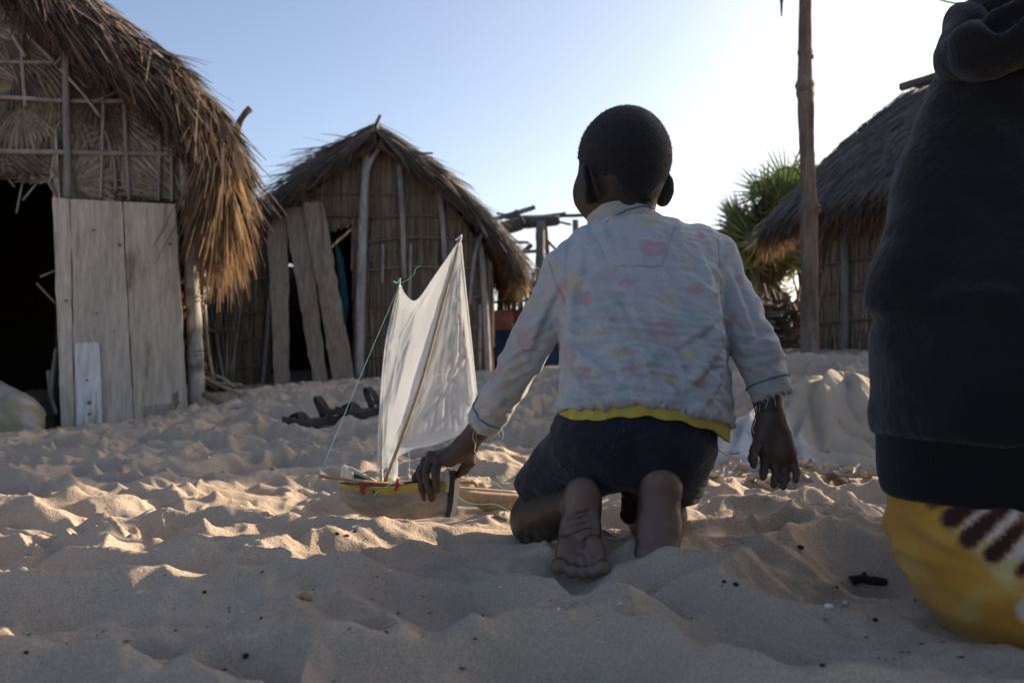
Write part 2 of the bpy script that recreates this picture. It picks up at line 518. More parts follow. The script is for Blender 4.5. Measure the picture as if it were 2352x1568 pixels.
# ------------------------------------------------------------------ signed-distance modelling
class SDF:
    def __init__(s, lo, hi, h):
        s.lo = np.asarray(lo, float)
        s.h = h
        s.n = np.ceil((np.asarray(hi, float) - s.lo) / h).astype(int) + 1
        s.ax = [(s.lo[i] + np.arange(s.n[i]) * h).astype(np.float32) for i in range(3)]
        s.d = np.full(s.n, .08, np.float32)

    def region(s, lo, hi):
        a = np.clip(np.floor((np.asarray(lo) - s.lo) / s.h).astype(int), 0, s.n - 1)
        b = np.clip(np.ceil((np.asarray(hi) - s.lo) / s.h).astype(int) + 1, 1, s.n)
        sl = tuple(slice(a[i], max(b[i], a[i] + 1)) for i in range(3))
        return sl, s.ax[0][sl[0]][:, None, None], s.ax[1][sl[1]][None, :, None], s.ax[2][sl[2]][None, None, :]

    def put(s, lo, hi, fn, k=0.0, op='u'):
        m = k + .025
        sl, X, Y, Z = s.region(np.asarray(lo) - m, np.asarray(hi) + m)
        b = fn(X, Y, Z).astype(np.float32)
        a = s.d[sl]
        if op == 's':
            a, b = -a, b
        if k > 0:
            hh = np.maximum(k - np.abs(a - b), 0) / k
            r = np.minimum(a, b) - hh * hh * k * .25
        else:
            r = np.minimum(a, b)
        s.d[sl] = -r if op == 's' else r

    def cap(s, a, b, ra, rb=None, k=0.0, op='u', flat=None):
        """tapered capsule; flat=(direction, factor) squashes its section along a direction"""
        a, b = np.asarray(a, float), np.asarray(b, float)
        rb = ra if rb is None else rb
        ab = b - a
        L2 = max(float(ab @ ab), 1e-9)
        if flat is not None:
            fn_, ff = unit(flat[0]), 1 / flat[1] - 1

        def fn(X, Y, Z):
            px, py, pz = X - a[0], Y - a[1], Z - a[2]
            t = np.clip((px * ab[0] + py * ab[1] + pz * ab[2]) / L2, 0, 1)
            qx, qy, qz = px - t * ab[0], py - t * ab[1], pz - t * ab[2]
            if flat is not None:
                dn = (qx * fn_[0] + qy * fn_[1] + qz * fn_[2]) * ff
                qx, qy, qz = qx + dn * fn_[0], qy + dn * fn_[1], qz + dn * fn_[2]
            return np.sqrt(qx * qx + qy * qy + qz * qz) - (ra + (rb - ra) * t)
        r = max(ra, rb)
        s.put(np.minimum(a, b) - r, np.maximum(a, b) + r, fn, k, op)

    def chain(s, P, r, k=0.0, op='u', flat=None):
        for i in range(len(P) - 1):
            s.cap(P[i], P[i + 1], r[i], r[i + 1], k if i == 0 else min(k, .006) if k else .004, op, flat)

    def ell(s, c, rad, rot=None, k=0.0, op='u'):
        """ellipsoid; rot = 3x3 with the local axes as rows"""
        c = np.asarray(c, float)
        rot = np.eye(3) if rot is None else np.asarray(rot, float)
        r = np.asarray(rad, float)

        def fn(X, Y, Z):
            p = (X - c[0], Y - c[1], Z - c[2])
            q = [(rot[i, 0] * p[0] + rot[i, 1] * p[1] + rot[i, 2] * p[2]) for i in range(3)]
            k0 = np.sqrt(sum((q[i] / r[i]) ** 2 for i in range(3)))
            k1 = np.sqrt(sum((q[i] / r[i] ** 2) ** 2 for i in range(3))) + 1e-9
            return k0 * (k0 - 1) / k1
        R_ = max(r)
        s.put(c - R_, c + R_, fn, k, op)

    def loft(s, rows, k=0.0, op='u', e=2.3, grow=0.0, zlo=None, zhi=None, ang=None):
        """stack of (z, cx, cy, a, b) sections"""
        rows = np.asarray(rows, float)
        zs = rows[:, 0]
        z0 = zs[0] if zlo is None else zlo
        z1 = zs[-1] if zhi is None else zhi

        def itp(Z, c):
            return np.interp(Z.ravel(), zs, rows[:, c]).reshape(1, 1, -1)

        def fn(X, Y, Z):
            cx, cy, a, b = (itp(Z, i) for i in (1, 2, 3, 4))
            a, b = a + grow, b + grow
            qx, qy = X - cx, Y - cy
            if ang:
                ca, sa = math.cos(ang), math.sin(ang)
                qx, qy = qx * ca + qy * sa, -qx * sa + qy * ca
            q = (np.abs(qx / a) ** e + np.abs(qy / b) ** e) ** (1 / e)
            d = (q - 1) * np.minimum(a, b)
            dz = np.maximum(z0 - Z, Z - z1)
            return np.maximum(d, dz)
        m = rows[:, 3:5].max() + abs(grow)
        s.put((rows[:, 1].min() - m, rows[:, 2].min() - m, z0), (rows[:, 1].max() + m, rows[:, 2].max() + m, z1), fn, k, op)

    def cut(s, fn, lo=None, hi=None):
        """keep only where fn(X, Y, Z) < 0"""
        sl, X, Y, Z = s.region(s.lo if lo is None else lo, s.lo + s.n * s.h if hi is None else hi)
        s.d[sl] = np.maximum(s.d[sl], fn(X, Y, Z).astype(np.float32))

    def mesh(s, smooth=1):
        d = s.d
        ins = d < 0
        c = np.zeros(s.n - 1, np.uint8)
        for a in (0, 1):
            for b in (0, 1):
                for e in (0, 1):
                    c += ins[a:s.n[0] - 1 + a, b:s.n[1] - 1 + b, e:s.n[2] - 1 + e]
        act = (c > 0) & (c < 8)
        I, J, K = np.nonzero(act)
        idx = np.full(act.shape, -1, np.int32)
        idx[act] = np.arange(len(I))
        corner = {}
        for a in (0, 1):
            for b in (0, 1):
                for e in (0, 1):
                    corner[a, b, e] = d[I + a, J + b, K + e]
        acc = np.zeros((len(I), 3))
        cnt = np.zeros(len(I))
        for p in corner:
            for axn in range(3):
                if p[axn] == 0:
                    q = list(p)
                    q[axn] = 1
                    q = tuple(q)
                    da, db = corner[p], corner[q]
                    cr = (da < 0) != (db < 0)
                    t = np.where(cr, da / np.where(cr, da - db, 1), 0)
                    for m in range(3):
                        acc[:, m] += np.where(cr, p[m] + (t if m == axn else 0), 0)
                    cnt += cr
        V = s.lo + (np.stack([I, J, K], 1) + acc / cnt[:, None]) * s.h
        Fc = []
        for axn in range(3):
            sl0 = [slice(1, -1)] * 3
            sl0[axn] = slice(0, -1)
            sl1 = list(sl0)
            sl1[axn] = slice(1, None)
            A, B = ins[tuple(sl0)], ins[tuple(sl1)]
            e = np.stack(np.nonzero(A != B), 1)
            o = np.ones(3, int)
            o[axn] = 0
            g = e + o
            sgn = A[tuple(e.T)]
            u, v = (axn + 1) % 3, (axn + 2) % 3
            du, dv = np.eye(3, dtype=int)[u], np.eye(3, dtype=int)[v]
            q = np.stack([idx[tuple((g - du - dv).T)], idx[tuple((g - dv).T)], idx[tuple(g.T)], idx[tuple((g - du).T)]], 1)
            q[~sgn] = q[~sgn][:, ::-1]
            Fc.append(q)
        Fc = np.concatenate(Fc)
        for _ in range(smooth):
            V = lap(V, Fc, .5)
            V = lap(V, Fc, -.45)
        return V, Fc


def _edges(Fc):
    return np.concatenate([Fc[:, [0, 1]], Fc[:, [1, 2]], Fc[:, [2, 3]], Fc[:, [3, 0]]])


def lap(V, Fc, f):
    e = _edges(Fc)
    n = len(V)
    cnt = np.bincount(e[:, 0], minlength=n) + np.bincount(e[:, 1], minlength=n)
    S = np.stack([np.bincount(e[:, 0], V[e[:, 1], i], n) + np.bincount(e[:, 1], V[e[:, 0], i], n) for i in range(3)], 1)
    return V + f * (S / np.maximum(cnt, 1)[:, None] - V)


def vnormals(V, Fc):
    fn = np.cross(V[Fc[:, 2]] - V[Fc[:, 0]], V[Fc[:, 3]] - V[Fc[:, 1]])
    N = np.zeros_like(V)
    for i in range(4):
        for c in range(3):
            N[:, c] += np.bincount(Fc[:, i], fn[:, c], len(V))
    return unit(N)


def sstep(a, b, x):
    t = np.clip((x - a) / (b - a), 0, 1)
    return t * t * (3 - 2 * t)
# ------------------------------------------------------------------ huts
class Frame:
    """vertical wall plane: origin, A along the wall, B into the building"""
    def __init__(s, o, deg):
        t = math.radians(deg)
        s.o = np.asarray(o, float)
        s.A = A3(math.cos(t), math.sin(t), 0)
        s.B = A3(-math.sin(t), math.cos(t), 0)

    def px(s, u, v, b=0.0):
        c = A3(0, 0, CAM_Z)
        d = at(u, v, 1.0) - c
        o = s.o + s.B * b
        return c + d * (((o - c) @ s.B) / (d @ s.B))

    def w(s, a, b, z):
        return s.o * A3(1, 1, 0) + s.A * a + s.B * b + A3(0, 0, z)

    def loc(s, p):
        q = p - s.o
        return q @ s.A, q @ s.B, p[2]


GREY, TAN, RUST = A3(.175, .155, .135), A3(.20, .16, .115), A3(.25, .155, .085)


def pole(name, P, r, parent, c=(.26, .23, .20), m_=None, seed=0, wob=.22, sides=10, sub=6):
    mb = MB()
    mb.tube(P, r, sides, c, wob=wob, seed=seed, sub=sub)
    return mb.build(name, m_ or M['wood'], parent, True)


# ---- the near hut on the left: palm-leaf gable, shaggy thatch, plank door
FA = Frame(at(440, 932, 5.6), 18)
hutA = thing('palm_leaf_hut', 'hut walled with grey fan palm leaves, shaggy rust-brown thatch and a pale plank door', 'hut', FA.o - A3(0, 0, 0))


def build_hutA():
    f = FA
    # roof profile in the plane of the verge
    OV = -.38
    pr = [f.loc(f.px(u, v, OV)) for u, v in ((212, 4), (378, 132), (470, 232), (512, 286), (526, 340), (530, 405))]
    pr = [(a, z) for a, b, z in pr]
    ridge = (pr[0][0] - 1.25, pr[0][1] + 1.05)
    prof = np.array([ridge] + pr)
    rp = smooth_curve(np.c_[prof, np.zeros(len(prof))], np.zeros(len(prof)), 8)[0][:, :2]
    ln = np.r_[0, np.cumsum(np.hypot(*np.diff(rp, axis=0).T))]
    LT = ln[-1]

    def pt(s):
        return np.interp(s, ln, rp[:, 0]), np.interp(s, ln, rp[:, 1])

    def tan(s):
        a0, z0 = pt(np.clip(s - .03, 0, LT))
        a1, z1 = pt(np.clip(s + .03, 0, LT))
        t = np.stack([a1 - a0, z1 - z0], -1)
        return unit(t)
    DEEP = 3.2
    mirror = lambda a: 2 * ridge[0] - a
    # solid core under the thatch (both slopes)
    mb = MB()
    ns = 22
    ss = np.linspace(0, LT - .06, ns)
    for sgn in (1, -1):
        a, z = pt(ss)
        t = tan(ss)
        n_ = np.stack([t[:, 1] * -1, t[:, 0]], 1)
        n_ = np.where(n_[:, 1:2] < 0, -n_, n_)
        oa, oz = a - n_[:, 0] * .05, z - n_[:, 1] * .05
        ia, iz = a - n_[:, 0] * .20, z - n_[:, 1] * .20
        if sgn < 0:
            oa, ia = mirror(oa), mirror(ia)
        P = []
        for b in (OV + .10, DEEP):
            P.append([f.w(x, b, y) for x, y in zip(oa, oz)])
            P.append([f.w(x, b, y) for x, y in zip(ia, iz)])
        V = np.array(P).reshape(-1, 3)
        Fq = []
        for i in range(ns - 1):
            for p_, q_ in ((0, 2), (1, 3), (0, 1), (2, 3)):
                Fq.append((p_ * ns + i, p_ * ns + i + 1, q_ * ns + i + 1, q_ * ns + i))
        Fq.append((ns - 1, 2 * ns - 1, 4 * ns - 1, 3 * ns - 1))
        mb.add(V, Fq)
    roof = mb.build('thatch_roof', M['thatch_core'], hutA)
    # thatch on the slopes
    mb = MB()

    def slope(N, s_lo, s_hi, b_lo, b_hi, depth, L, down, colr, W=(.007, .015), var=.3, sgn=1, rnd=.22, droop=.1, out=0.0):
        nt = max(8, N // 9)                    # blades come in matted tufts
        ti = rng.integers(0, nt, N)
        s = np.clip(rng.uniform(s_lo, s_hi, nt)[ti] + rng.normal(size=N) * .025, 0, LT)
        b = rng.uniform(b_lo, b_hi, nt)[ti] + rng.normal(size=N) * .025
        dp = rng.uniform(*depth, nt)[ti] + rng.normal(size=N) * .012
        tj = rng.normal(size=(nt, 3))[ti] * .85 + rng.normal(size=(N, 3)) * .5
        a, z = pt(s)
        t = tan(s)
        n_ = np.stack([-t[:, 1], t[:, 0]], 1)
        n_ = np.where(n_[:, 1:2] < 0, -n_, n_)
        a = a - n_[:, 0] * dp
        z = z - n_[:, 1] * dp
        dv = np.stack([t[:, 0] + n_[:, 0] * out, t[:, 1] + n_[:, 1] * out - down], 1)
        if sgn < 0:
            a = mirror(a)
            dv[:, 0] *= -1
        P0 = f.o * A3(1, 1, 0) + np.outer(a, f.A) + np.outer(b, f.B) + np.outer(z, A3(0, 0, 1))
        D = np.outer(dv[:, 0], f.A) + np.outer(dv[:, 1], A3(0, 0, 1)) + np.outer(tj[:, 0] * rnd * .9, f.B)
        D = unit(D) + tj * rnd * .6
        mb.blades(P0, D, rng.uniform(*L, N) * rng.uniform(.6, 1.1, nt)[ti], rng.uniform(*W, N), droop * rng.uniform(.3, 1.6, N), ccol(colr, nt, var * 1.1, .045)[ti] * rng.uniform(.75, 1.2, (N, 1)), segs=4, side=rng.normal(size=(N, 3)) + f.B * 1.5)
    for sg in (1, -1):
        slope(2600, 0, LT - .1, OV, DEEP, (-.02, .06), (.4, .7), .05, GREY, sgn=sg)
    slope(3400, 1.1, LT - .25, OV - .02, OV + .25, (-.02, .05), (.15, .40), .03, GREY * 1.05, rnd=.24, out=.03, var=.4)
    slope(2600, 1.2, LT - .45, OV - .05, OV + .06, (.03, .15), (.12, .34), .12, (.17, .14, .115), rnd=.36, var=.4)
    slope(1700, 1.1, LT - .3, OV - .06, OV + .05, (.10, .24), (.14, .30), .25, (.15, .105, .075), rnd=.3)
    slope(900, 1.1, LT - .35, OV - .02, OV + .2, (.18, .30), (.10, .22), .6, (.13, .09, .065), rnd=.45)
    # brown right-hand end: heavy curtain hanging from the eave
    slope(2600, LT - .75, LT - .06, OV - .06, OV + .3, (-.01, .09), (.12, .28), .3, (.21, .135, .08), rnd=.36, droop=.3)
    slope(3000, LT - .24, LT - .02, OV - .08, OV + .4, (.0, .09), (.20, .52), 2.0, RUST, rnd=.34, droop=.3, var=.5, W=(.006, .022))
    slope(2600, LT - .20, LT - .02, OV - .05, OV + .7, (.0, .14), (.30, .55), 2.6, RUST * .75, rnd=.34, droop=.2, var=.4)
    slope(900, LT - .14, LT - .02, OV - .08, OV + .25, (.0, .07), (.45, .66), 3.0, RUST * 1.15, rnd=.22, droop=.15, var=.4)
    slope(2200, LT - .55, LT - .12, OV - .05, OV + .3, (-.02, .06), (.2, .38), .35, (.19, .135, .09), rnd=.4, droop=.5, var=.4)
    slope(700, LT - .45, LT - .1, OV - .05, OV + .3, (.04, .16), (.15, .30), .9, (.18, .12, .075), rnd=.6)
    slope(2000, LT - .2, LT - .03, OV + .4, DEEP, (.0, .10), (.25, .45), 2.8, RUST * .8, rnd=.2)
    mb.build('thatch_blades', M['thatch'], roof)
    # poles that poke out of the thatch
    pole('roof_pole', [f.px(541, 308, OV + .15), f.px(549, 285, OV + .05), f.px(562, 262, OV), f.px(574, 249, OV)], [.020, .019, .017, .022], roof, (.14, .11, .09), seed=3, wob=.4)
    pole('roof_pole', [f.px(225, 22, OV), f.px(276, 48, OV - .05)], [.011, .008], roof, (.13, .11, .09), seed=4)
    pole('roof_pole', [f.px(388, 150, OV), f.px(378, 128, OV - .02), f.px(400, 128, OV - .04)], [.03, .022, .008], roof, (.05, .04, .035), seed=6)
    pole('roof_pole', [f.px(262, 120, OV - .08), f.px(282, 112, OV - .10)], [.035, .03], roof, (.06, .045, .04), seed=7)
    # dark wall behind the palm leaves, with the doorway left open
    mb = MB()
    a_r, _, _ = f.loc(f.px(432, 600))
    a_d, _, z_d = f.loc(f.px(128, 395))
    a_l = a_d - 1.15
    a_ll = mirror(a_r)
    zb = -.35

    def top_of(a):
        aa = np.minimum(a, mirror(a)) if a < ridge[0] else a
        aa = a if a >= ridge[0] else mirror(a)
        return float(np.interp(aa, rp[:, 0], rp[:, 1])) - .30
    aw = sorted([a_ll, a_l, a_d, a_r] + list(np.linspace(a_ll, a_r, 14)))
    for x0, x1 in zip(aw[:-1], aw[1:]):
        if x1 - x0 < 1e-4:
            continue
        zl = z_d if (x0 >= a_l - 1e-4 and x1 <= a_d + 1e-4) else zb
        t0, t1 = max(top_of(x0), zl + .01), max(top_of(x1), zl + .01)
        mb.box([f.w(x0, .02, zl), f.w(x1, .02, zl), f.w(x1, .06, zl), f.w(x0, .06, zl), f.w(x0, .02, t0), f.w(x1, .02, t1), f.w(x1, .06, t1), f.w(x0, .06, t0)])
    for x0, x1, b0, b1 in ((a_ll, a_ll + .06, .06, DEEP - .2), (a_r - .06, a_r, .06, DEEP - .2), (a_ll, a_r, DEEP - .2, DEEP - .14)):
        t = min(max(top_of(x0), top_of(x1)) + .02, 3.2) if x1 - x0 < .1 else 1.35
        mb.box([f.w(x0, b0, zb), f.w(x1, b0, zb), f.w(x1, b1, zb), f.w(x0, b1, zb), f.w(x0, b0, t), f.w(x1, b0, t), f.w(x1, b1, t), f.w(x0, b1, t)])
    # back gable
    mb.add([f.w(a_ll, DEEP - .15, 1.3), f.w(a_r, DEEP - .15, 1.3), f.w(ridge[0], DEEP - .15, ridge[1] - .2)], [(0, 1, 2)])
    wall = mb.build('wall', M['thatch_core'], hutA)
    # fan palm leaves
    mb = MB()
    pl = random.Random(5)
    spots = []
    for it in range(5600):
        u, v = (pl.uniform(-70, 425), pl.uniform(25, 460)) if it < 1700 else (pl.uniform(-1000, -70), pl.uniform(-280, 880))
        lim = np.interp(u, [-1000, -760, -400, -70, 0, 130, 260, 330, 425], [300, 0, -220, 10, 55, 115, 175, 250, 330])
        if v < lim:
            continue
        if -330 < u < 128 and v > 375 or u >= 128 and v > 460:
            continue
        if all((u - q[0]) ** 2 + (v - q[1]) ** 2 > (34 if u > -70 else 60) ** 2 for q in spots):
            spots.append((u, v))
    for i, (u, v) in enumerate(spots):
        c = f.px(u, v, -.012 - .0009 * (i % 60))
        a0 = pl.choice([-100, -80, -60, -130, -30, 200, 230, -90, 20, 160]) + pl.uniform(-20, 20)
        spread = pl.uniform(60, 120)
        rad = pl.uniform(.24, .40) * (1 if u > -70 else 1.35)
        nb = pl.randint(9, 15)
        colr = A3(.34, .30, .245) * pl.uniform(.40, 1.3) * A3(1, pl.uniform(.95, 1.0), pl.uniform(.88, 1.0))
        for k in range(nb):
            th0 = math.radians(a0 + (k / nb - .5) * spread)
            th1 = math.radians(a0 + ((k + 1) / nb - .5) * spread)
            thm = (th0 + th1) / 2
            rr = rad * pl.uniform(.8, 1.05)
            dirs = [f.A * math.cos(t) + A3(0, 0, 1) * math.sin(t) for t in (th0, thm, th1)]
            P = [c]
            for r_ in (.55 * rr, rr):
                P += [c + dirs[0] * r_ + f.B * .004, c + dirs[1] * r_ * 1.04 - f.B * .026 * r_ / rad, c + dirs[2] * r_ + f.B * .004]
            tip = c + dirs[1] * rr * 1.2 - f.B * .02 + A3(0, 0, -.02)
            P.append(tip)
            pts = []
            for p in P:
                uu, vv, _ = uv_of(p[None])
                if -335 < uu[0] < 133 and vv[0] > 388:      # do not hang into the doorway
                    p = p + A3(0, 0, (vv[0] - 388) / F * 5.4 * .8)
                if vv[0] > 462 and uu[0] > 120:
                    p = p + A3(0, 0, (vv[0] - 462) / F * 5.4)
                pts.append(p)
            cc_ = colr * (.8 + .4 * pl.random())
            mb.add(pts, [(0, 1, 2), (0, 2, 3), (1, 4, 5, 2), (2, 5, 6, 3), (4, 7, 5), (5, 7, 6)], cc_)
    # small frayed leaves under the lintel
    n_ = 700
    uu = rng.uniform(-60, 128, n_)
    P0 = np.array([f.px(a, b, -.03) for a, b in zip(uu, rng.uniform(345, 372, n_))])
    mb.blades(P0, A3(.1, 0, -1) + rng.normal(size=(n_, 3)) * .35, rng.uniform(.04, .13, n_), .012, .1, ccol((.17, .135, .095), n_, .3), segs=2)
    mb.build('palm_leaves', M['leaf_dry'], wall)
    # lattice of sticks holding the leaves
    px = lambda u, v, b=-.075: f.px(u, v, b)
    for P, r in (([px(-80, 346), px(90, 349), px(250, 352), px(412, 354)], .016), ([px(-60, 222), px(60, 226), px(152, 232), px(300, 232)], .013), ([px(-60, 140), px(60, 143), px(215, 143)], .012),
                 ([px(152, 120, -.10), px(152, 250, -.10), px(155, 350, -.10), (px(154, 456, -.10))], .021), ([px(48, 70), px(52, 160), px(58, 245)], .011), ([px(240, 180), px(236, 300), px(231, 458)], .010),
                 ([px(286, 240), px(290, 340), px(297, 462)], .013), ([px(368, 300), px(366, 400), px(364, 462)], .011), ([px(394, 340), (px(395, 462))], .010), ([px(138, 158, -.11), px(190, 215, -.11), px(232, 270, -.11)], .009),
                 ([px(20, 65, -.1), px(58, 130, -.1)], .012), ([px(62, 80, -.1), px(125, 142, -.1)], .012), ([px(205, 240, -.1), px(290, 200, -.1)], .008), ([px(242, 300), px(262, 372), px(266, 440)], .009),
                 ([px(125, 150, -.1), px(162, 105, -.12)], .008), ([px(128, 392, -.02), px(126, 455, -.02)], .012)):
        pole('batten', P, r, hutA, A3(.30, .265, .23) * R.uniform(.75, 1.1), seed=R.randrange(99), wob=.25)
    for P in ([px(10, 400, -.05), px(34, 430, -.06)], [px(56, 395, -.05), px(38, 490, -.06)], [px(104, 398, -.05), px(52, 460, -.08)], [px(84, 650, .05), px(128, 697, .03)], [px(92, 636), px(130, 620)], [px(98, 395, -.05), px(122, 440, -.08)]):
        pole('loose_stick', P, .006, hutA, (.24, .21, .18), seed=R.randrange(99))
    # pale corner post
    P = [f.px(u, v, -.05) for u, v in ((452, 945), (449, 850), (446, 750), (441, 650), (436, 560), (430, 470), (424, 360))]
    mb = MB()
    mb.tube(P, [.052, .050, .044, .042, .040, .036, .034], 14, (.30, .275, .245), wob=.14, seed=12, sub=10)
    Cb = np.concatenate(mb.C).copy()
    Vb = np.concatenate(mb.V)
    blot = sstep(.1, .45, noise3(Vb[:, 0] / .1, Vb[:, 1] / .1, Vb[:, 2] / .07, 13))
    Cb = Cb * (1 - .75 * blot)[:, None] + A3(.05, .042, .038) * (.75 * blot)[:, None]
    post = obj('corner_post', Vb, mb.F, M['bark'], hutA, Cb)
    for v in (372, 492, 560, 690, 812):
        mb = MB()
        uu = np.interp(v, [360, 470, 560, 650, 750, 850, 945], [424, 430, 436, 441, 446, 449, 452])
        c = f.px(uu, v, -.05)
        th = np.linspace(0, 12.4, 40)
        rr = np.interp(v, [360, 945], [.037, .052])
        mb.tube([c + f.A * math.cos(t) * rr + f.B * math.sin(t) * rr + A3(0, 0, .004 * t - .02 + .006 * math.sin(t)) for t in th], .006, 6, (.24, .20, .15))
        mb.build('lashing', M['wood'], post, True)
    # leaves and sticks on the side of the hut behind the post
    mb = MB()
    n_ = 900
    uu = rng.uniform(400, 425, n_)
    P0 = np.array([f.px(a, b, rng.uniform(.0, .25)) for a, b in zip(uu, rng.uniform(430, 930, n_))])
    P0 = P0 + f.A * rng.uniform(0, .05, n_)[:, None]
    mb.blades(P0, A3(.15, -.2, -1) + rng.normal(size=(n_, 3)) * .5, rng.uniform(.08, .22, n_), .016, .1, ccol((.20, .15, .10), n_, .35), segs=2)
    mb.build('side_leaves', M['leaf_dry'], hutA)
    for i, P in enumerate(([f.px(462, 500, .15), f.px(470, 600, .1), f.px(463, 720, .1)], [f.px(455, 470, .0), f.px(500, 520, .0)], [f.px(470, 700, .05), f.px(478, 800, .0), f.px(492, 880, .0)],
                           [f.px(462, 530, .2), f.px(478, 680, .2)], [f.px(465, 620, .1), f.px(478, 668, .0)])):
        pole('loose_stick', P, .010, hutA, (.24, .20, .16), seed=20 + i)
    # the plank door leaning over the opening
    g = lambda u, v, b=-.13: f.px(u, v, b)
    mb = MB()
    for v0, v1 in ((520, 885),):
        mb.box([g(135, v1, -.085), g(418, v1 - 8, -.085), g(418, v1 - 8, -.06), g(135, v1, -.06), g(135, v0, -.085), g(414, v0, -.085), g(414, v0, -.06), g(135, v0, -.06)], (.2, .17, .14))
    door = mb.build('plank_door', M['board'], hutA)
    pb = A3(.53, .455, .37)
    for i, (q, c) in enumerate((([(142, 998), (172, 997), (161, 458), (121, 453)], pb * A3(.98, .98, .98)), ([(174, 996), (309, 985), (281, 464), (163, 458)], pb * .95), ([(311, 985), (433, 970), (402, 469), (284, 464)], pb * A3(.92, .90, .86)))):
        mb = MB()
        mb.slab([g(*p, -.13 - .004 * i) for p in q], .026, c, n=(10, 40), wob=.006, seed=30 + i, edge=.006)
        mb.build('plank', M['board'], door)
    mb = MB()
    mb.slab([g(177, 995, -.160), g(237, 992, -.160), g(228, 786, -.160), g(172, 787, -.160)], .012, (.66, .65, .62), n=(6, 20), wob=.002, seed=40, edge=.004)
    mb.build('patch_board', M['board'], door)
    for u_, v_, r_ in ((215, 528, .010), (275, 562, .013), (152, 690, .010), (222, 720, .008), (262, 760, .006), (390, 560, .012), (200, 873, .008), (205, 924, .014), (205, 950, .010), (245, 640, .006)):
        mb = MB()
        bb = -.157 if v_ < 780 else -.170
        mb.tube([g(u_, v_, bb), g(u_, v_, bb - .003)], r_ * .8, 9, (.17, .125, .09), wob=.45, seed=u_)
        mb.build('knot', M['board'], door)
    mb = MB()
    mb.slab([g(400, 970, -.155), g(433, 970, -.13), g(430, 880, -.13), g(398, 905, -.155)], .01, (.22, .18, .14), n=(4, 8), wob=.01, seed=41, edge=.01)
    mb.slab([g(330, 972, -.157), g(405, 970, -.157), g(402, 925, -.157), g(332, 932, -.157)], .008, (.33, .29, .25), n=(4, 8), wob=.004, seed=42, edge=.008)
    mb.build('repair_piece', M['board'], door)


build_hutA()

# ---- the middle hut: reed gable, forked post, planks leaning in the doorway
FB = Frame(at(830, 872, 8.5), 3)
hutB = thing('reed_hut', 'reed-walled gabled hut with forked centre post and three grey planks leaning in its doorway', 'hut', FB.o)


def reed_fill(mb, f, us, vtop, vbot, n, b=0.0, col=(.17, .135, .10), W=(.010, .020), skip=None, seg_h=None):
    """vertical reeds on wall plane f between pixel curves, built as thin strips"""
    u = rng.uniform(us[0], us[1], n)
    P0, D, L = [], [], []
    for x in u:
        t, bt = vtop(x), vbot(x)
        v0 = t + (bt - t) * max(0, rng.uniform(-.3, .75))
        if skip is not None and skip(x, v0):
            continue
        p = f.px(x, v0, b - rng.uniform(0, .03))
        z_end = f.px(x, bt, b)[2]
        l = min(rng.uniform(.4, .9), p[2] - z_end + .03)
        if skip is not None:
            for q in np.linspace(0, l, 6):
                vv = v0 + q / (p[1]) * F
                if skip(x, vv):
                    l = q
                    break
        if l < .05:
            continue
        P0.append(p)
        D.append(A3(rng.normal() * .025, rng.normal() * .02, -1))
        L.append(l)
    P0, D, L = np.array(P0), np.array(D), np.array(L)
    k = len(P0)
    mb.blades(P0, D, L, rng.uniform(*W, k), 0, ccol(col, k, .26, .05), segs=2, taper=.25, side=np.tile(f.B, (k, 1)) * 1.0 + rng.normal(size=(k, 3)) * .35)


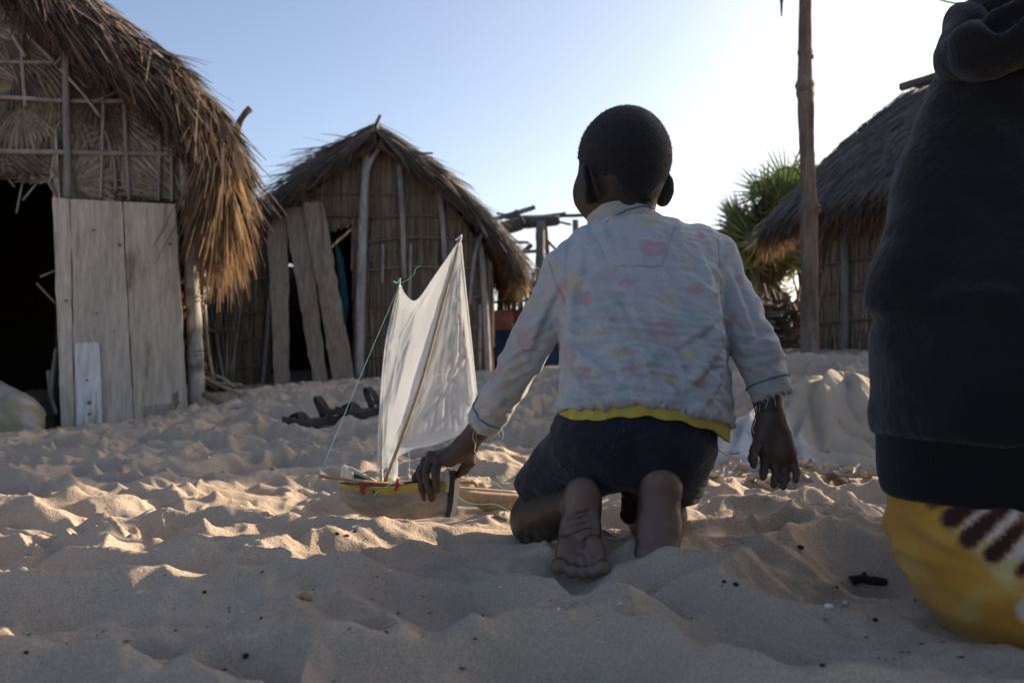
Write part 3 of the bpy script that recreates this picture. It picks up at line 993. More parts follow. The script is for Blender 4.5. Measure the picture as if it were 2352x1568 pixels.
def build_hutB():
    f = FB
    g = f.px
    OV = -.30
    # gable wall
    vtop = lambda u: float(np.interp(u, [470, 610, 740, 865, 960, 1060, 1130], [575, 500, 420, 315, 385, 495, 600])) + 6
    vbot = lambda u: float(np.interp(u, [470, 700, 1130], [898, 888, 862])) + 5
    door = lambda u, v: 622 < u < 812 and v > 492
    mb = MB()
    # dark backing with the doorway open
    ue = [480, 540, 622, 700, 740, 812, 865, 920, 960, 1010, 1060, 1128]
    for u0, u1 in zip(ue[:-1], ue[1:]):
        b0 = (492, 492) if (u0 >= 622 and u1 <= 812) else (vbot(u0) + 25, vbot(u1) + 25)
        mb.box([g(u0, b0[0], .03), g(u1, b0[1], .03), g(u1, b0[1], .07), g(u0, b0[0], .07), g(u0, vtop(u0), .03), g(u1, vtop(u1), .03), g(u1, vtop(u1), .07), g(u0, vtop(u0), .07)])
    aL, aR = f.loc(g(480, 800))[0], f.loc(g(1128, 800))[0]
    for a0, a1, b0, b1, t in ((aL, aL + .05, .07, 3.0, 1.40), (aR - .05, aR, .07, 3.0, 1.36), (aL, aR, 3.0, 3.05, 1.4)):
        mb.box([f.w(a0, b0, -.2), f.w(a1, b0, -.2), f.w(a1, b1, -.2), f.w(a0, b1, -.2), f.w(a0, b0, t), f.w(a1, b0, t), f.w(a1, b1, t), f.w(a0, b1, t)])
    mb.add([f.w(aL, 3.02, 1.0), f.w(aR, 3.02, 1.0), f.w((aL + aR) / 2, 3.02, 2.2)], [(0, 1, 2)])
    wall = mb.build('wall', M['thatch_core'], hutB)
    mb = MB()
    reed_fill(mb, f, (478, 1130), vtop, vbot, 5200, 0.02, (.27, .215, .155), skip=door)
    mb.build('reeds', M['reed'], wall)
    for P, r in (([g(820, 560, -.04), g(930, 545, -.04), g(1060, 548, -.04), g(1112, 560, -.04)], .012), ([g(610, 493, -.03), g(720, 494, -.03), g(835, 497, -.03)], .016), ([g(690, 448, -.03), g(790, 445, -.03), g(960, 447, -.03)], .009),
                 ([g(850, 500, -.04), g(960, 494, -.04), g(1065, 500, -.04)], .012), ([g(850, 620, -.04), g(950, 612, -.04), g(1118, 618, -.04)], .012), ([g(848, 705, -.04), g(980, 690, -.04), g(1118, 680, -.04)], .010),
                 ([g(846, 772, -.04), g(1000, 765, -.04), g(1122, 745, -.04)], .010), ([g(845, 820, -.04), g(1000, 815, -.04), g(1124, 800, -.04)], .010),
                 ([g(512, 655, -.04), g(560, 648, -.04), g(618, 634, -.04)], .011), ([g(512, 735, -.04), g(560, 722, -.04), g(618, 710, -.04)], .011), ([g(512, 790, -.04), g(618, 772, -.04)], .011), ([g(512, 850, -.04), g(618, 835, -.04)], .011)):
        pole('batten', P, r, hutB, A3(.19, .15, .115) * R.uniform(.8, 1.3), seed=R.randrange(99))
    gp = A3(.42, .39, .355)
    # forked centre post
    mb = MB()
    mb.tube([g(824, 872, -.10), g(828, 700, -.09), g(834, 500, -.09), g(839, 400, -.10), g(840, 322, -.11)], [.046, .046, .042, .038, .024], 12, gp, wob=.14, seed=4, sub=8)
    mb.tube([g(838, 405, -.10), g(850, 372, -.11), g(866, 345, -.12), g(872, 322, -.13)], [.030, .026, .022, .016], 10, gp, wob=.2, seed=5, sub=6)
    mb.build('forked_post', M['bark'], hutB, True)
    for P, r in (([g(928, 640, -.06), g(924, 500, -.06), g(916, 362, -.07)], [.026, .028, .026]), ([g(1022, 600, -.06), g(1016, 500, -.06), g(1006, 415, -.07)], [.026, .027, .026]),
                 ([g(1122, 862, -.05), g(1116, 740, -.05), g(1108, 600, -.05), g(1100, 545, -.05)], [.032, .030, .030, .026]), ([g(1102, 855, -.03), g(1104, 700, -.03)], [.02, .018]),
                 ([g(940, 700, -.05), g(944, 560, -.05)], [.015, .014]), ([g(520, 895, -.05), g(524, 640, -.05)], [.03, .028]), ([g(603, 886, -.07), g(614, 760, -.07), g(622, 640, -.07)], [.022, .022, .02]),
                 ([g(878, 650, -.05), g(880, 560, -.05)], [.012, .012]), ([g(1078, 700, -.05), g(1090, 590, -.08), g(1112, 520, -.1)], [.018, .018, .014])):
        pole('wall_post', P, r, hutB, gp * R.uniform(.75, 1.05), M['bark'], seed=R.randrange(99), wob=.16)
    # planks leaning in the doorway
    for i, q in enumerate(([(632, 887), (664, 886), (661, 492), (612, 492)], [(720, 883), (753, 882), (706, 476), (652, 480)], [(766, 880), (816, 877), (742, 464), (696, 466)])):
        mb = MB()
        bb = [-.22, -.22, -.03, -.03]
        mb.slab([g(*p, b_ - .03 * i) for p, b_ in zip(q, bb)], .03, A3(.43, .345, .27) * (1, .95, .9)[i], n=(8, 36), wob=.004, seed=50 + i, edge=.014)
        mb.build('plank', M['board'], hutB)
    # teal netting hanging inside the doorway
    mb = MB()
    for i in range(5):
        mb.tube([g(772 + i * 3, 560 + i * 6, .06), g(782 + i * 2, 640, .07), g(788 + i * 2, 700, .06), g(792 + i, 762 - i * 9, .05)], [.010, .022, .026, .008], 7, wob=.4, seed=i, sub=5)
    mb.build('hanging_net', M['net'], hutB, True)
    # roof
    pl_ = [f.loc(g(u, v, OV)) for u, v in ((865, 286), (760, 352), (690, 402), (605, 475), (540, 530))]
    pr_ = [f.loc(g(u, v, OV)) for u, v in ((865, 286), (930, 335), (1000, 385), (1062, 442), (1130, 512), (1192, 582), (1206, 612))]
    core = MB()
    mb = MB()
    for side, pf in ((-1, pl_), (1, pr_)):
        P = np.array([(a, z) for a, b, z in pf])
        ln = np.r_[0, np.cumsum(np.hypot(*np.diff(P, axis=0).T))]
        LT = ln[-1]
        ss = np.linspace(0, LT - .03, 16)

        def pt(s):
            return np.interp(s, ln, P[:, 0]), np.interp(s, ln, P[:, 1])

        def tn(s):
            a0, z0 = pt(np.clip(s - .05, 0, LT))
            a1, z1 = pt(np.clip(s + .05, 0, LT))
            return unit(np.stack([a1 - a0, z1 - z0], -1))
        a, z = pt(ss)
        V = [f.w(x, b, y - dz) for b in (OV + .06, 3.2) for dz in (.02, .07) for x, y in zip(a, z)]
        n_ = 16
        Fq = []
        for i in range(n_ - 1):
            for p_, q_ in ((0, 2), (1, 3), (0, 1), (2, 3)):
                Fq.append((p_ * n_ + i, p_ * n_ + i + 1, q_ * n_ + i + 1, q_ * n_ + i))
        Fq.append((n_ - 1, 2 * n_ - 1, 4 * n_ - 1, 3 * n_ - 1))
        core.add(V, Fq)

        def strew(N, slo, shi, blo, bhi, dz, L, down, colr, rnd=.15, across=0.0, W=(.009, .018)):
            s = rng.uniform(slo, shi, N)
            a_, z_ = pt(s)
            t = tn(s)
            z_ = z_ - rng.uniform(*dz, N)
            b = rng.uniform(blo, bhi, N)
            P0 = f.o * A3(1, 1, 0) + np.outer(a_, f.A) + np.outer(b, f.B) + np.outer(z_, A3(0, 0, 1))
            D = np.outer(t[:, 0], f.A) + np.outer(t[:, 1] - down, A3(0, 0, 1)) + f.B * across
            D = unit(D) + rng.normal(size=(N, 3)) * rnd
            mb.blades(P0, D, rng.uniform(*L, N), rng.uniform(*W, N), .06, ccol(colr, N, .3, .05), segs=2, side=rng.normal(size=(N, 3)) + f.B)
        strew(1500, 0, LT - .2, OV, 3.2, (-.02, .03), (.25, .45), .0, GREY * 1.0)
        strew(1300, 0, LT - .3, OV - .03, OV + .15, (-.03, .06), (.2, .45), .02, GREY * 1.35, rnd=.13)
        strew(500, 0, LT - .3, OV - .03, OV + .1, (.04, .10), (.2, .4), .06, GREY * .9, rnd=.18)
        strew(400, 0, LT, OV - .02, OV + .1, (.05, .12), (.06, .16), .9, (.17, .13, .09), rnd=.35)
        strew(700, LT - .3, LT - .05, OV - .02, OV + .6, (.0, .10), (.12, .26), 1.2, (.16, .12, .08), rnd=.22)
        if side < 0:
            strew(260, .1, LT, OV - .05, OV + .5, (-.08, .0), (.25, .5), -.25, GREY * 1.3, rnd=.2)
        else:
            strew(900, LT - .55, LT - .08, OV + .1, 2.6, (.06, .16), (.15, .3), .8, RUST * .9, rnd=.35)
            strew(500, LT - .35, LT - .05, OV + .2, 2.6, (.02, .12), (.15, .3), 1.6, RUST * .8, rnd=.3)
    roof = core.build('thatch_roof', M['thatch_core'], hutB)
    mb.build('thatch_blades', M['thatch'], roof)
    pole('roof_pole', [g(852, 320, OV + .2), g(862, 290, OV), g(874, 264, OV - .05)], [.02, .017, .014], roof, (.14, .15, .13), seed=8)
    for i, P in enumerate(([(1000, 380), (1030, 396)], [(640, 440), (560, 468)], [(960, 352), (995, 352)], [(1100, 470), (1150, 520)])):
        pole('roof_stick', [g(*p, OV - .04) for p in P], .009, roof, (.19, .165, .14), seed=60 + i)
    # rafters under the verge
    for i, P in enumerate(([(868, 330), (960, 400), (1060, 480), (1150, 560)], [(856, 335), (760, 395), (620, 490)])):
        pole('rafter', [g(*p, OV + .08) for p in P], .022, roof, (.17, .14, .11), seed=70 + i)


build_hutB()

# ---- the right-hand hut: long thatched slope over a reed wall, seen obliquely
E0 = A3(2.71, 10.0, 0)
AR_, BR_ = A3(.40, -.9165, 0), A3(.9165, .40, 0)
hutC = thing('thatched_hut', 'reed hut with a long smooth grey thatch slope rising to the right', 'hut', A3(3.3, 9.6, .33))


def build_hutC():
    LEN = 4.15
    ze = 1.82
    W2, RISE = 2.2, 1.63
    wp = lambda t, w_, z: E0 + AR_ * t + BR_ * w_ + A3(0, 0, z)

    def rz(t, w_):
        """height of the roof at w across"""
        q = np.where(w_ <= W2, w_, 2 * W2 - w_)
        prof = np.interp(q, [0, .35, 1.2, W2], [-.02, .30, .98, RISE])
        return ze + prof - .14 * np.exp(-np.maximum(t, 0) / .5) * (1 - q / W2) ** 1.0
    core = MB()
    ts, ws = np.linspace(0.06, LEN, 16), np.linspace(0.04, 2 * W2 - .04, 24)
    V, Fq = [], []
    for dz in (-.03, -.16):
        for t in ts:
            for w_ in ws:
                V.append(wp(t, w_, float(rz(t, w_)) + dz))
    nw, nt_ = len(ws), len(ts)
    for i in range(nt_ - 1):
        for j in range(nw - 1):
            q = (i * nw + j, i * nw + j + 1, (i + 1) * nw + j + 1, (i + 1) * nw + j)
            Fq.append(q)
            Fq.append(tuple(nt_ * nw + x for x in q[::-1]))
    for i in range(nt_ - 1):
        for j in (0, nw - 1):
            Fq.append((i * nw + j, (i + 1) * nw + j, nt_ * nw + (i + 1) * nw + j, nt_ * nw + i * nw + j))
    for j in range(nw - 1):
        for i in (0, nt_ - 1):
            Fq.append((i * nw + j, i * nw + j + 1, nt_ * nw + i * nw + j + 1, nt_ * nw + i * nw + j))
    core.add(V, Fq)
    roof = core.build('thatch_roof', M['thatch_core'], hutC)
    mb = MB()

    def strew(N, t_, w_, dz, L, dirw, down, colr, rnd=.1, W=(.010, .022), var=.22, dt=0.):
        t = rng.uniform(*t_, N)
        ww = rng.uniform(*w_, N)
        z = rz(t, ww) + rng.uniform(*dz, N)
        P0 = E0 + np.outer(t, AR_) + np.outer(ww, BR_) + np.outer(z, A3(0, 0, 1))
        sl = (rz(t, ww + .05 * dirw) - rz(t, ww)) / .05
        D = np.outer(np.full(N, dirw), BR_) + np.outer(sl - down, A3(0, 0, 1)) + AR_ * dt
        D = unit(D) + rng.normal(size=(N, 3)) * rnd
        mb.blades(P0, D, rng.uniform(*L, N), rng.uniform(*W, N), .05, ccol(colr, N, var, .04), segs=2, side=np.tile(A3(-.3, -.2, 1.0), (N, 1)) + rng.normal(size=(N, 3)) * .5)
    gC = A3(.185, .16, .142)
    strew(9000, (0, LEN), (.12, W2), (-.02, .012), (.18, .34), -1, .0, gC, rnd=.07)
    strew(2600, (0, LEN), (W2, 2 * W2), (-.02, .02), (.3, .5), 1, .0, gC)
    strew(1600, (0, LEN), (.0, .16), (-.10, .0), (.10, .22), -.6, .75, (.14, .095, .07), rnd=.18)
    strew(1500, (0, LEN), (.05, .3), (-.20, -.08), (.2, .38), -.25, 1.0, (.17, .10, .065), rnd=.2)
    strew(900, (-.05, .06), (.0, W2), (-.10, .02), (.16, .3), -.7, .2, gC * 1.1, rnd=.12, dt=-.4)
    strew(350, (0, .5), (.0, .35), (-.20, -.05), (.15, .3), -.2, 1.2, RUST, rnd=.25)
    strew(160, (.0, LEN), (.4, W2), (.0, .01), (.08, .16), 1, -.5, A3(.10, .11, .07), rnd=.35)
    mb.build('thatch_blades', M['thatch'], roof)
    for i, (t0, t1, dw) in enumerate(((-.05, .65, -.04), (.1, 1.6, .05), (1.5, LEN, -.02))):
        pole('ridge_pole', [wp(t0, W2 + dw, ze + RISE + .05), wp(t1, W2 + dw, ze + RISE + .04)], [.055, .045], roof, (.10, .09, .085), seed=i)
    # walls
    IN = .36
    t0, t1 = .55, LEN - .25
    zb = .2
    mb = MB()
    top = float(rz(t0, IN)) - .12
    for P, Q in (((t0, IN), (t1, IN)), ((t0, 2 * W2 - IN), (t1, 2 * W2 - IN)), ((t0, IN), (t0, 2 * W2 - IN)), ((t1, IN), (t1, 2 * W2 - IN))):
        a, b = wp(*P, 0), wp(*Q, 0)
        n_ = unit(np.cross(b - a, (0, 0, 1))) * .02
        mb.box([a - n_ + A3(0, 0, zb), b - n_ + A3(0, 0, zb), b + n_ + A3(0, 0, zb), a + n_ + A3(0, 0, zb), a - n_ + A3(0, 0, top), b - n_ + A3(0, 0, top), b + n_ + A3(0, 0, top), a + n_ + A3(0, 0, top)])
    for t in (t0, t1):
        mb.add([wp(t, IN, top), wp(t, 2 * W2 - IN, top), wp(t, W2, ze + RISE - .15)], [(0, 1, 2)])
    wall = mb.build('wall', M['thatch_core'], hutC)
    mb = MB()
    N = 5200
    t = rng.uniform(t0 - .02, t1, N)
    P0 = E0 + np.outer(t, AR_) + BR_ * (IN - .05) - np.outer(rng.uniform(0, .03, N), BR_) + np.outer(zb + rng.uniform(.1, 1.65, N), A3(0, 0, 1))
    Lb = np.minimum(rng.uniform(.25, .6, N), P0[:, 2] - .28)
    mb.blades(P0, A3(0, 0, -1) + rng.normal(size=(N, 3)) * .05, Lb, rng.uniform(.008, .018, N), 0, ccol((.27, .20, .145), N, .3, .05), segs=2, taper=.4, side=np.tile(BR_, (N, 1)) + rng.normal(size=(N, 3)) * .4)
    mb.build('reeds', M['reed'], wall)
    # straw at the corner, coloured orange for light coming through wall gaps
    mb = MB()
    N = 420
    P0 = wp(t0 - .03, IN - .02, 0) + np.outer(rng.uniform(-.07, .03, N), AR_) + np.outer(rng.uniform(.5, 1.75, N), A3(0, 0, 1)) + np.outer(rng.uniform(-.03, .05, N), BR_)
    mb.blades(P0, A3(0, 0, -1) + rng.normal(size=(N, 3)) * .25, rng.uniform(.1, .3, N), .012, 0, ccol(RUST * 1.2, N, .35), segs=2)
    mb.build('gap_light_straw', M['thatch'], wall)
    for i, z in enumerate((.62, .92, 1.22, 1.48)):
        pole('batten', [wp(t0, IN - .10, z), wp(t0 + 1.2, IN - .10, z + .03), wp(t1, IN - .10, z)], .012, hutC, (.12, .09, .07), seed=80 + i)
    for i, t in enumerate((1.03, 2.05, 3.0)):
        pole('wall_post', [wp(t, IN - .14, .25), wp(t + .02, IN - .14, 1.0), wp(t - .01, IN - .14, 1.75)], [.045, .042, .04], hutC, (.16, .145, .13), M['bark'], seed=90 + i, wob=.16)


build_hutC()


# ---- unseen hut added beyond the right picture edge to shade the near sand
def build_shade_hut():
    o = A3(4.96, 4.73, 0)
    A, B = A3(.559, -.829, 0), A3(.829, .559, 0)
    t = thing('thatched_hut', 'unseen thatched reed hut added beyond the right picture edge to shade the near sand', 'hut', o + A * 2)
    WID, DEP, ZE, ZR = 2.3, 3.4, 1.9, 3.8
    P = lambda a, b, z: o + A * a + B * b + A3(0, 0, z)
    mb = MB()
    for (a0, b0), (a1, b1) in (((.4, 0), (WID, 0)), ((.4, DEP), (WID, DEP)), ((.4, 0), (.4, DEP)), ((WID, 0), (WID, DEP))):
        p, q = P(a0, b0, 0), P(a1, b1, 0)
        n_ = unit(np.cross(q - p, (0, 0, 1))) * .03
        mb.box([x + y + A3(0, 0, z) for z in (-.1, ZE) for x, y in ((p, -n_), (q, -n_), (q, n_), (p, n_))], (.16, .13, .10))
    mb.add([P(.4, 0, ZE), P(.4, DEP, ZE), P(.4, DEP / 2, ZR - .1)], [(0, 1, 2)], (.16, .13, .10))
    mb.add([P(WID, 0, ZE), P(WID, DEP, ZE), P(WID, DEP / 2, ZR - .1)], [(0, 1, 2)], (.16, .13, .10))
    mb.build('wall', M['reed'], t)
    mb = MB()
    for s_ in (0, 1):
        e = -.4 if s_ == 0 else DEP + .4
        q = [P(0.1, e, ZE - .2), P(WID + .3, e, ZE - .2), P(WID + .3, DEP / 2, ZR), P(.1, DEP / 2, ZR)]
        mb.slab(q, .14, n=(8, 6), wob=.02, seed=s_, edge=.06)
    roof = mb.build('thatch_roof', M['thatch_core'], t)
    mb = MB()
    N = 3000
    a = rng.uniform(-.02, WID + .3, N)
    k = rng.uniform(0, 1, N)
    sd_ = rng.integers(0, 2, N)
    b = np.where(sd_ == 0, -.4 + k * (DEP / 2 + .4), DEP + .4 - k * (DEP / 2 + .4))
    z = ZE - .2 + k * (ZR - ZE + .2) + .09
    P0 = o + np.outer(a, A) + np.outer(b, B) + np.outer(z, A3(0, 0, 1))
    D = np.outer(np.where(sd_ == 0, -1, 1), B) - np.outer(np.full(N, .75), A3(0, 0, 1)) + rng.normal(size=(N, 3)) * .18
    mb.blades(P0, D, rng.uniform(.3, .6, N), .02, .1, ccol(GREY, N, .3), segs=2)
    mb.build('thatch_blades', M['thatch'], roof)
    for i in range(2):
        pole('wall_post', [P(.9 + i * 1.1, -.06, 0), P(.9 + i * 1.5, -.06, ZE)], [.05, .045], t, (.2, .18, .16), M['bark'], seed=i)


build_shade_hut()
# ------------------------------------------------------------------ the kneeling child
boy = thing('person', 'kneeling child in faded dotted shirt and dark leggings, one hand on the toy boat', 'person', (.14, 1.42, 0))


def build_boy():
    H = .0025
    psi = math.radians(21)
    face = A3(-math.sin(psi), math.cos(psi), -.16)
    face = unit(face)
    left = A3(-math.cos(psi), -math.sin(psi), 0)
    up = np.cross(left, face) * -1
    if up[2] < 0:
        up = -up
    RH = np.stack([left, face, up])
    HC = at(1430, 352, 1.48)

    def hp(l, f, u_):
        return HC + left * l + face * f + up * u_
    s = SDF((-.22, 1.18, -.07), (.52, 1.84, .78), H)
    # head
    s.ell(hp(0, .0, -.003), (.0660, .084, .0735), RH)
    s.ell(hp(0, -.022, -.020), (.0610, .060, .060), RH, k=.02)
    s.ell(hp(0, .045, -.055), (.056, .050, .052), RH, k=.035)
    s.ell(hp(0, .058, -.088), (.030, .028, .022), RH, k=.03)           # chin
    s.ell(hp(.036, .056, -.055), (.026, .024, .030), RH, k=.02)         # cheeks
    s.ell(hp(-.036, .056, -.055), (.026, .024, .030), RH, k=.02)
    s.cap(hp(0, .088, -.025), hp(0, .102, -.052), .007, .010, k=.012)   # nose
    s.ell(hp(.011, .096, -.054), (.007, .008, .006), RH, k=.006)
    s.ell(hp(-.011, .096, -.054), (.007, .008, .006), RH, k=.006)
    s.ell(hp(0, .093, -.073), (.022, .009, .006), RH, k=.006)           # lips
    s.ell(hp(0, .090, -.081), (.019, .009, .006), RH, k=.006)
    for sg in (1, -1):
        s.ell(hp(sg * .030, .090, -.022), (.016, .010, .010), RH, k=.012, op='s')
        s.ell(hp(sg * .030, .078, -.022), (.012, .012, .010), RH, k=.003)
        s.cap(hp(sg * .014, .084, -.010), hp(sg * .034, .078, -.010), .005, .004, k=.012)
    # ears
    for sg, pc, hh in ((1, at(1347, 421, 1.445), .0315), (-1, at(1524, 431, 1.51), .0285)):
        lat = left * sg
        out = unit(lat * .62 - face * .78)     # ear plane opens backwards
        nrm = unit(lat * .78 + face * .62)
        RE = np.stack([out, nrm, up])
        c = pc
        s.ell(c, (.019, .0075, hh), RE, k=.010)
        s.ell(c - up * hh * .72 - out * .004, (.010, .006, .011), RE, k=.008)
        s.ell(c + nrm * .007 + up * .004, (.012, .0045, hh * .6), RE, k=.004, op='s')
        s.ell(c - out * .016, (.014, .010, hh * .62), RE, k=.012)
    # neck
    NB = at(1442, 520, 1.465)
    s.cap(hp(0, -.012, -.06), NB + A3(0, .012, 0), .043, .041, k=.03)
    s.cap(NB + A3(0, .012, 0), at(1460, 640, 1.465), .041, .04, k=.02)
    # torso and arms under the shirt
    s.ell(at(1468, 690, 1.455), (.100, .062, .10), k=.03)
    s.ell(at(1470, 880, 1.43), (.105, .070, .11), k=.04)
    s.ell(at(1455, 1000, 1.43), (.105, .075, .08), k=.04)
    SL, EL, WL = at(1298, 640, 1.455), at(1212, 815, 1.51), at(1100, 985, 1.615)
    SR, ER, WR = at(1645, 610, 1.465), at(1738, 805, 1.425), at(1771, 955, 1.40)
    s.chain([SL, EL], [.032, .027], k=.03)
    s.chain([EL, (EL * .6 + WL * .4), WL], [.027, .027, .0195], k=.01)
    s.chain([SR, ER], [.032, .027], k=.03)
    s.chain([ER, (ER * .6 + WR * .4), WR], [.027, .027, .021], k=.01)
    # right hand: palm towards the viewer
    palm = at(1775, 1010, 1.395)
    s.cap(WR, at(1772, 975, 1.397), .021, .021, k=.006, flat=((0, 1, 0), .8))
    s.cap(at(1768, 985, 1.397), at(1786, 1040, 1.39), .026, .027, k=.012, flat=((.1, 1, .1), .5))
    s.cap(at(1752, 995, 1.392), at(1760, 1030, 1.388), .014, .012, k=.012)      # thumb pad
    s.cap(at(1800, 1000, 1.392), at(1806, 1035, 1.388), .011, .011, k=.014)     # little-finger side
    fing = [([(1744, 1008, 1.390), (1734, 1032, 1.378), (1729, 1052, 1.372), (1731, 1068, 1.369)], [.0095, .0075, .0068, .0055]),
            ([(1761, 1040, 1.390), (1757, 1063, 1.387), (1754, 1083, 1.379), (1752, 1094, 1.374)], [.0082, .0068, .0060, .0053]),
            ([(1782, 1044, 1.391), (1784, 1074, 1.388), (1781, 1098, 1.378), (1777, 1114, 1.370)], [.0082, .0070, .0062, .0055]),
            ([(1801, 1044, 1.391), (1806, 1074, 1.388), (1804, 1100, 1.377), (1799, 1118, 1.369)], [.0080, .0066, .0060, .0053]),
            ([(1812, 1032, 1.391), (1824, 1058, 1.388), (1830, 1082, 1.380), (1828, 1102, 1.374)], [.0078, .0060, .0055, .0049])]
    for P, r in fing:
        s.chain([at(*p) for p in P], r, k=.004)
    # left hand: closing over the stern of the boat
    s.cap(WL, at(1070, 1022, 1.640), .0195, .0205, k=.008)
    s.cap(at(1068, 1024, 1.642), at(1030, 1052, 1.662), .022, .022, k=.012, flat=((.25, -.35, .9), .62))
    s.cap(at(1050, 1040, 1.655), at(1000, 1052, 1.668), .020, .014, k=.012, flat=((.25, -.35, .9), .6))
    s.cap(at(1042, 1040, 1.668), at(990, 1052, 1.688), .018, .012, k=.012, flat=((.25, -.35, .9), .6))
    lf = [([(1024, 1047, 1.660), (1008, 1052, 1.652), (1000, 1082, 1.642), (1002, 1112, 1.645), (1004, 1126, 1.650)], [.0100, .0092, .0078, .0072, .0060]),
          ([(1012, 1044, 1.670), (990, 1046, 1.666), (979, 1084, 1.655), (985, 1122, 1.655), (991, 1146, 1.660)], [.0095, .0090, .0076, .0070, .0058]),
          ([(1000, 1050, 1.684), (976, 1060, 1.682), (965, 1092, 1.671), (970, 1122, 1.670), (975, 1145, 1.673)], [.0090, .0084, .0072, .0066, .0056]),
          ([(992, 1058, 1.696), (968, 1074, 1.695), (954, 1096, 1.688), (957, 1114, 1.688)], [.0082, .0074, .0066, .0056])]
    for P, r in lf:
        s.chain([at(*p) for p in P], r, k=.004)
    s.chain([at(1072, 1040, 1.650), at(1078, 1060, 1.662), at(1066, 1078, 1.672), at(1052, 1090, 1.676)], [.014, .011, .009, .0065], k=.010)   # thumb
    # legs
    KL, KR = at(1236, 1194, 1.555), at(1508, 1186, 1.575)
    s.cap(at(1370, 1040, 1.45), KL + A3(.01, 0, .02), .058, .040, k=.03)
    s.cap(at(1530, 1040, 1.45), KR + A3(0, 0, .02), .058, .040, k=.03)
    s.ell(KL, (.045, .046, .043), k=.02)
    s.ell(KR, (.050, .046, .045), k=.02)
    AL, AR = at(1338, 1155, 1.385), at(1518, 1140, 1.405)
    mL = KL * .5 + AL * .5 + A3(.004, 0, .002)
    s.chain([KL, mL, AL], [.042, .040, .026], k=.02)
    mR = KR * .5 + AR * .5
    s.chain([KR, mR, AR], [.043, .040, .027], k=.02)
    # left foot, sole to the viewer, toes dug into the sand
    sn = unit(A3(-.05, -1, .25))
    s.ell(at(1338, 1138, 1.345), (.0265, .024, .030), k=.012)
    s.cap(at(1338, 1150, 1.350), at(1331, 1225, 1.322), .0255, .0265, k=.014, flat=(sn, .72))
    s.cap(at(1334, 1215, 1.325), at(1330, 1268, 1.305), .028, .031, k=.014, flat=(sn, .55))
    s.cap(at(1345, 1170, 1.365), at(1335, 1240, 1.345), .024, .026, k=.012)      # instep behind
    s.cap(at(1362, 1248, 1.296), at(1368, 1268, 1.292), .014, .014, k=.012)      # ball of the big toe
    s.cap(at(1298, 1250, 1.300), at(1296, 1275, 1.294), .012, .012, k=.012)
    for u_, v_, d_, r_ in ((1284, 1299, 1.278, .0122), (1313, 1311, 1.272, .0104), (1339, 1314, 1.271, .0100), (1361, 1311, 1.273, .0100), (1384, 1302, 1.273, .0120)):
        s.cap(at(u_ + (1325 - u_) * .25, v_ - 30, d_ + .016), at(u_, v_ - 10, d_ + .010), r_ * .8, r_ * .62, k=.002)
        s.ell(at(u_, v_, d_), (r_, r_ * .95, r_ * .95), k=.0015)
    for c in (((1300, 1222), (1370, 1200)), ((1298, 1205), (1368, 1186)), ((1305, 1188), (1350, 1176)), ((1325, 1258), (1372, 1222))):
        s.cap(at(*c[0], 1.3035 + (1222 - c[0][1]) * .0004), at(*c[1], 1.3035 + (1222 - c[1][1]) * .0004), .0034, .0034, k=.005, op='s')
    # right foot
    s.ell(at(1516, 1112, 1.355), (.0300, .026, .032), k=.012)
    s.cap(at(1516, 1125, 1.360), at(1513, 1215, 1.335), .0305, .031, k=.014, flat=(sn, .72))
    s.cap(at(1513, 1210, 1.335), at(1510, 1275, 1.310), .031, .033, k=.014, flat=(sn, .55))
    s.cap(at(1518, 1150, 1.38), at(1515, 1240, 1.36), .026, .026, k=.012)
    for i, u_ in enumerate((1478, 1494, 1510, 1527, 1548)):
        s.cap(at(u_ * .8 + 1510 * .2, 1285, 1.31), at(u_, 1312, 1.30), .010 + .003 * (i == 0), .009 + .003 * (i == 0), k=.004)
    V, Fc = s.mesh(2)
    N = vnormals(V, Fc)
    V = V + N * (.0005 * noise3(V[:, 0] / .02, V[:, 1] / .02, V[:, 2] / .01, 3))[:, None]
    u, v, d = uv_of(V)
    base = A3(.034, .0195, .0145)
    light = A3(.17, .10, .075)
    k = np.zeros(len(V))
    foot = (V[:, 1] < 1.40) & (V[:, 2] < .19) & (V[:, 0] < .28)
    k = np.where(foot, sstep(.1, .7, -N[:, 1]) * .75, k)
    hand = (V[:, 0] > .36) & (V[:, 2] < .23)
    k = np.where(hand, sstep(0, .7, -N[:, 1]) * .25, k)
    nail = np.zeros(len(V))
    colr = base * (1 - k)[:, None] + light * k[:, None]
    # warm tone around ears and nape
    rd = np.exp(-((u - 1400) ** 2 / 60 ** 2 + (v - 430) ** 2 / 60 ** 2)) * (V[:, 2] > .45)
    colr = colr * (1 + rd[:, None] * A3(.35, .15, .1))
    # stubble fading into the nape and behind the ears
    rel = V - HC
    hl, hf, hu = rel @ left, rel @ face, rel @ up
    stub = sstep(-.125, -.078, hu) * sstep(.03, -.02, hf) * (V[:, 2] > .45) * (np.hypot(hl, hf) > .03) * .85
    colr = colr * (1 - stub[:, None]) + A3(.016, .0135, .013) * stub[:, None]
    # sand dusted on the sole and knee
    dust = sstep(.25, .75, noise3(V[:, 0] / .007, V[:, 1] / .007, V[:, 2] / .007, 8)) * sstep(.1, .5, noise3(V[:, 0] / .05, V[:, 1] / .05, V[:, 2] / .05, 9) + .25) * foot * .5
    low = sstep(.055, .0, V[:, 2]) * (.35 + .5 * noise3(V[:, 0] / .012, V[:, 1] / .012, V[:, 2] / .012, 18))
    dust = np.clip(np.maximum(dust, low), 0, .8)
    colr = colr * (1 - dust[:, None]) + A3(.22, .18, .14) * dust[:, None]
    obj('body', V, Fc, M['skin'], boy, colr)

    # ---- hair: close-cropped cap with a soft lower edge
    hs = SDF(HC - .13, HC + .13, .0025)
    hs.ell(hp(0, .0, -.003), (.0660 + .0030, .084 + .003, .0735 + .0032), RH)
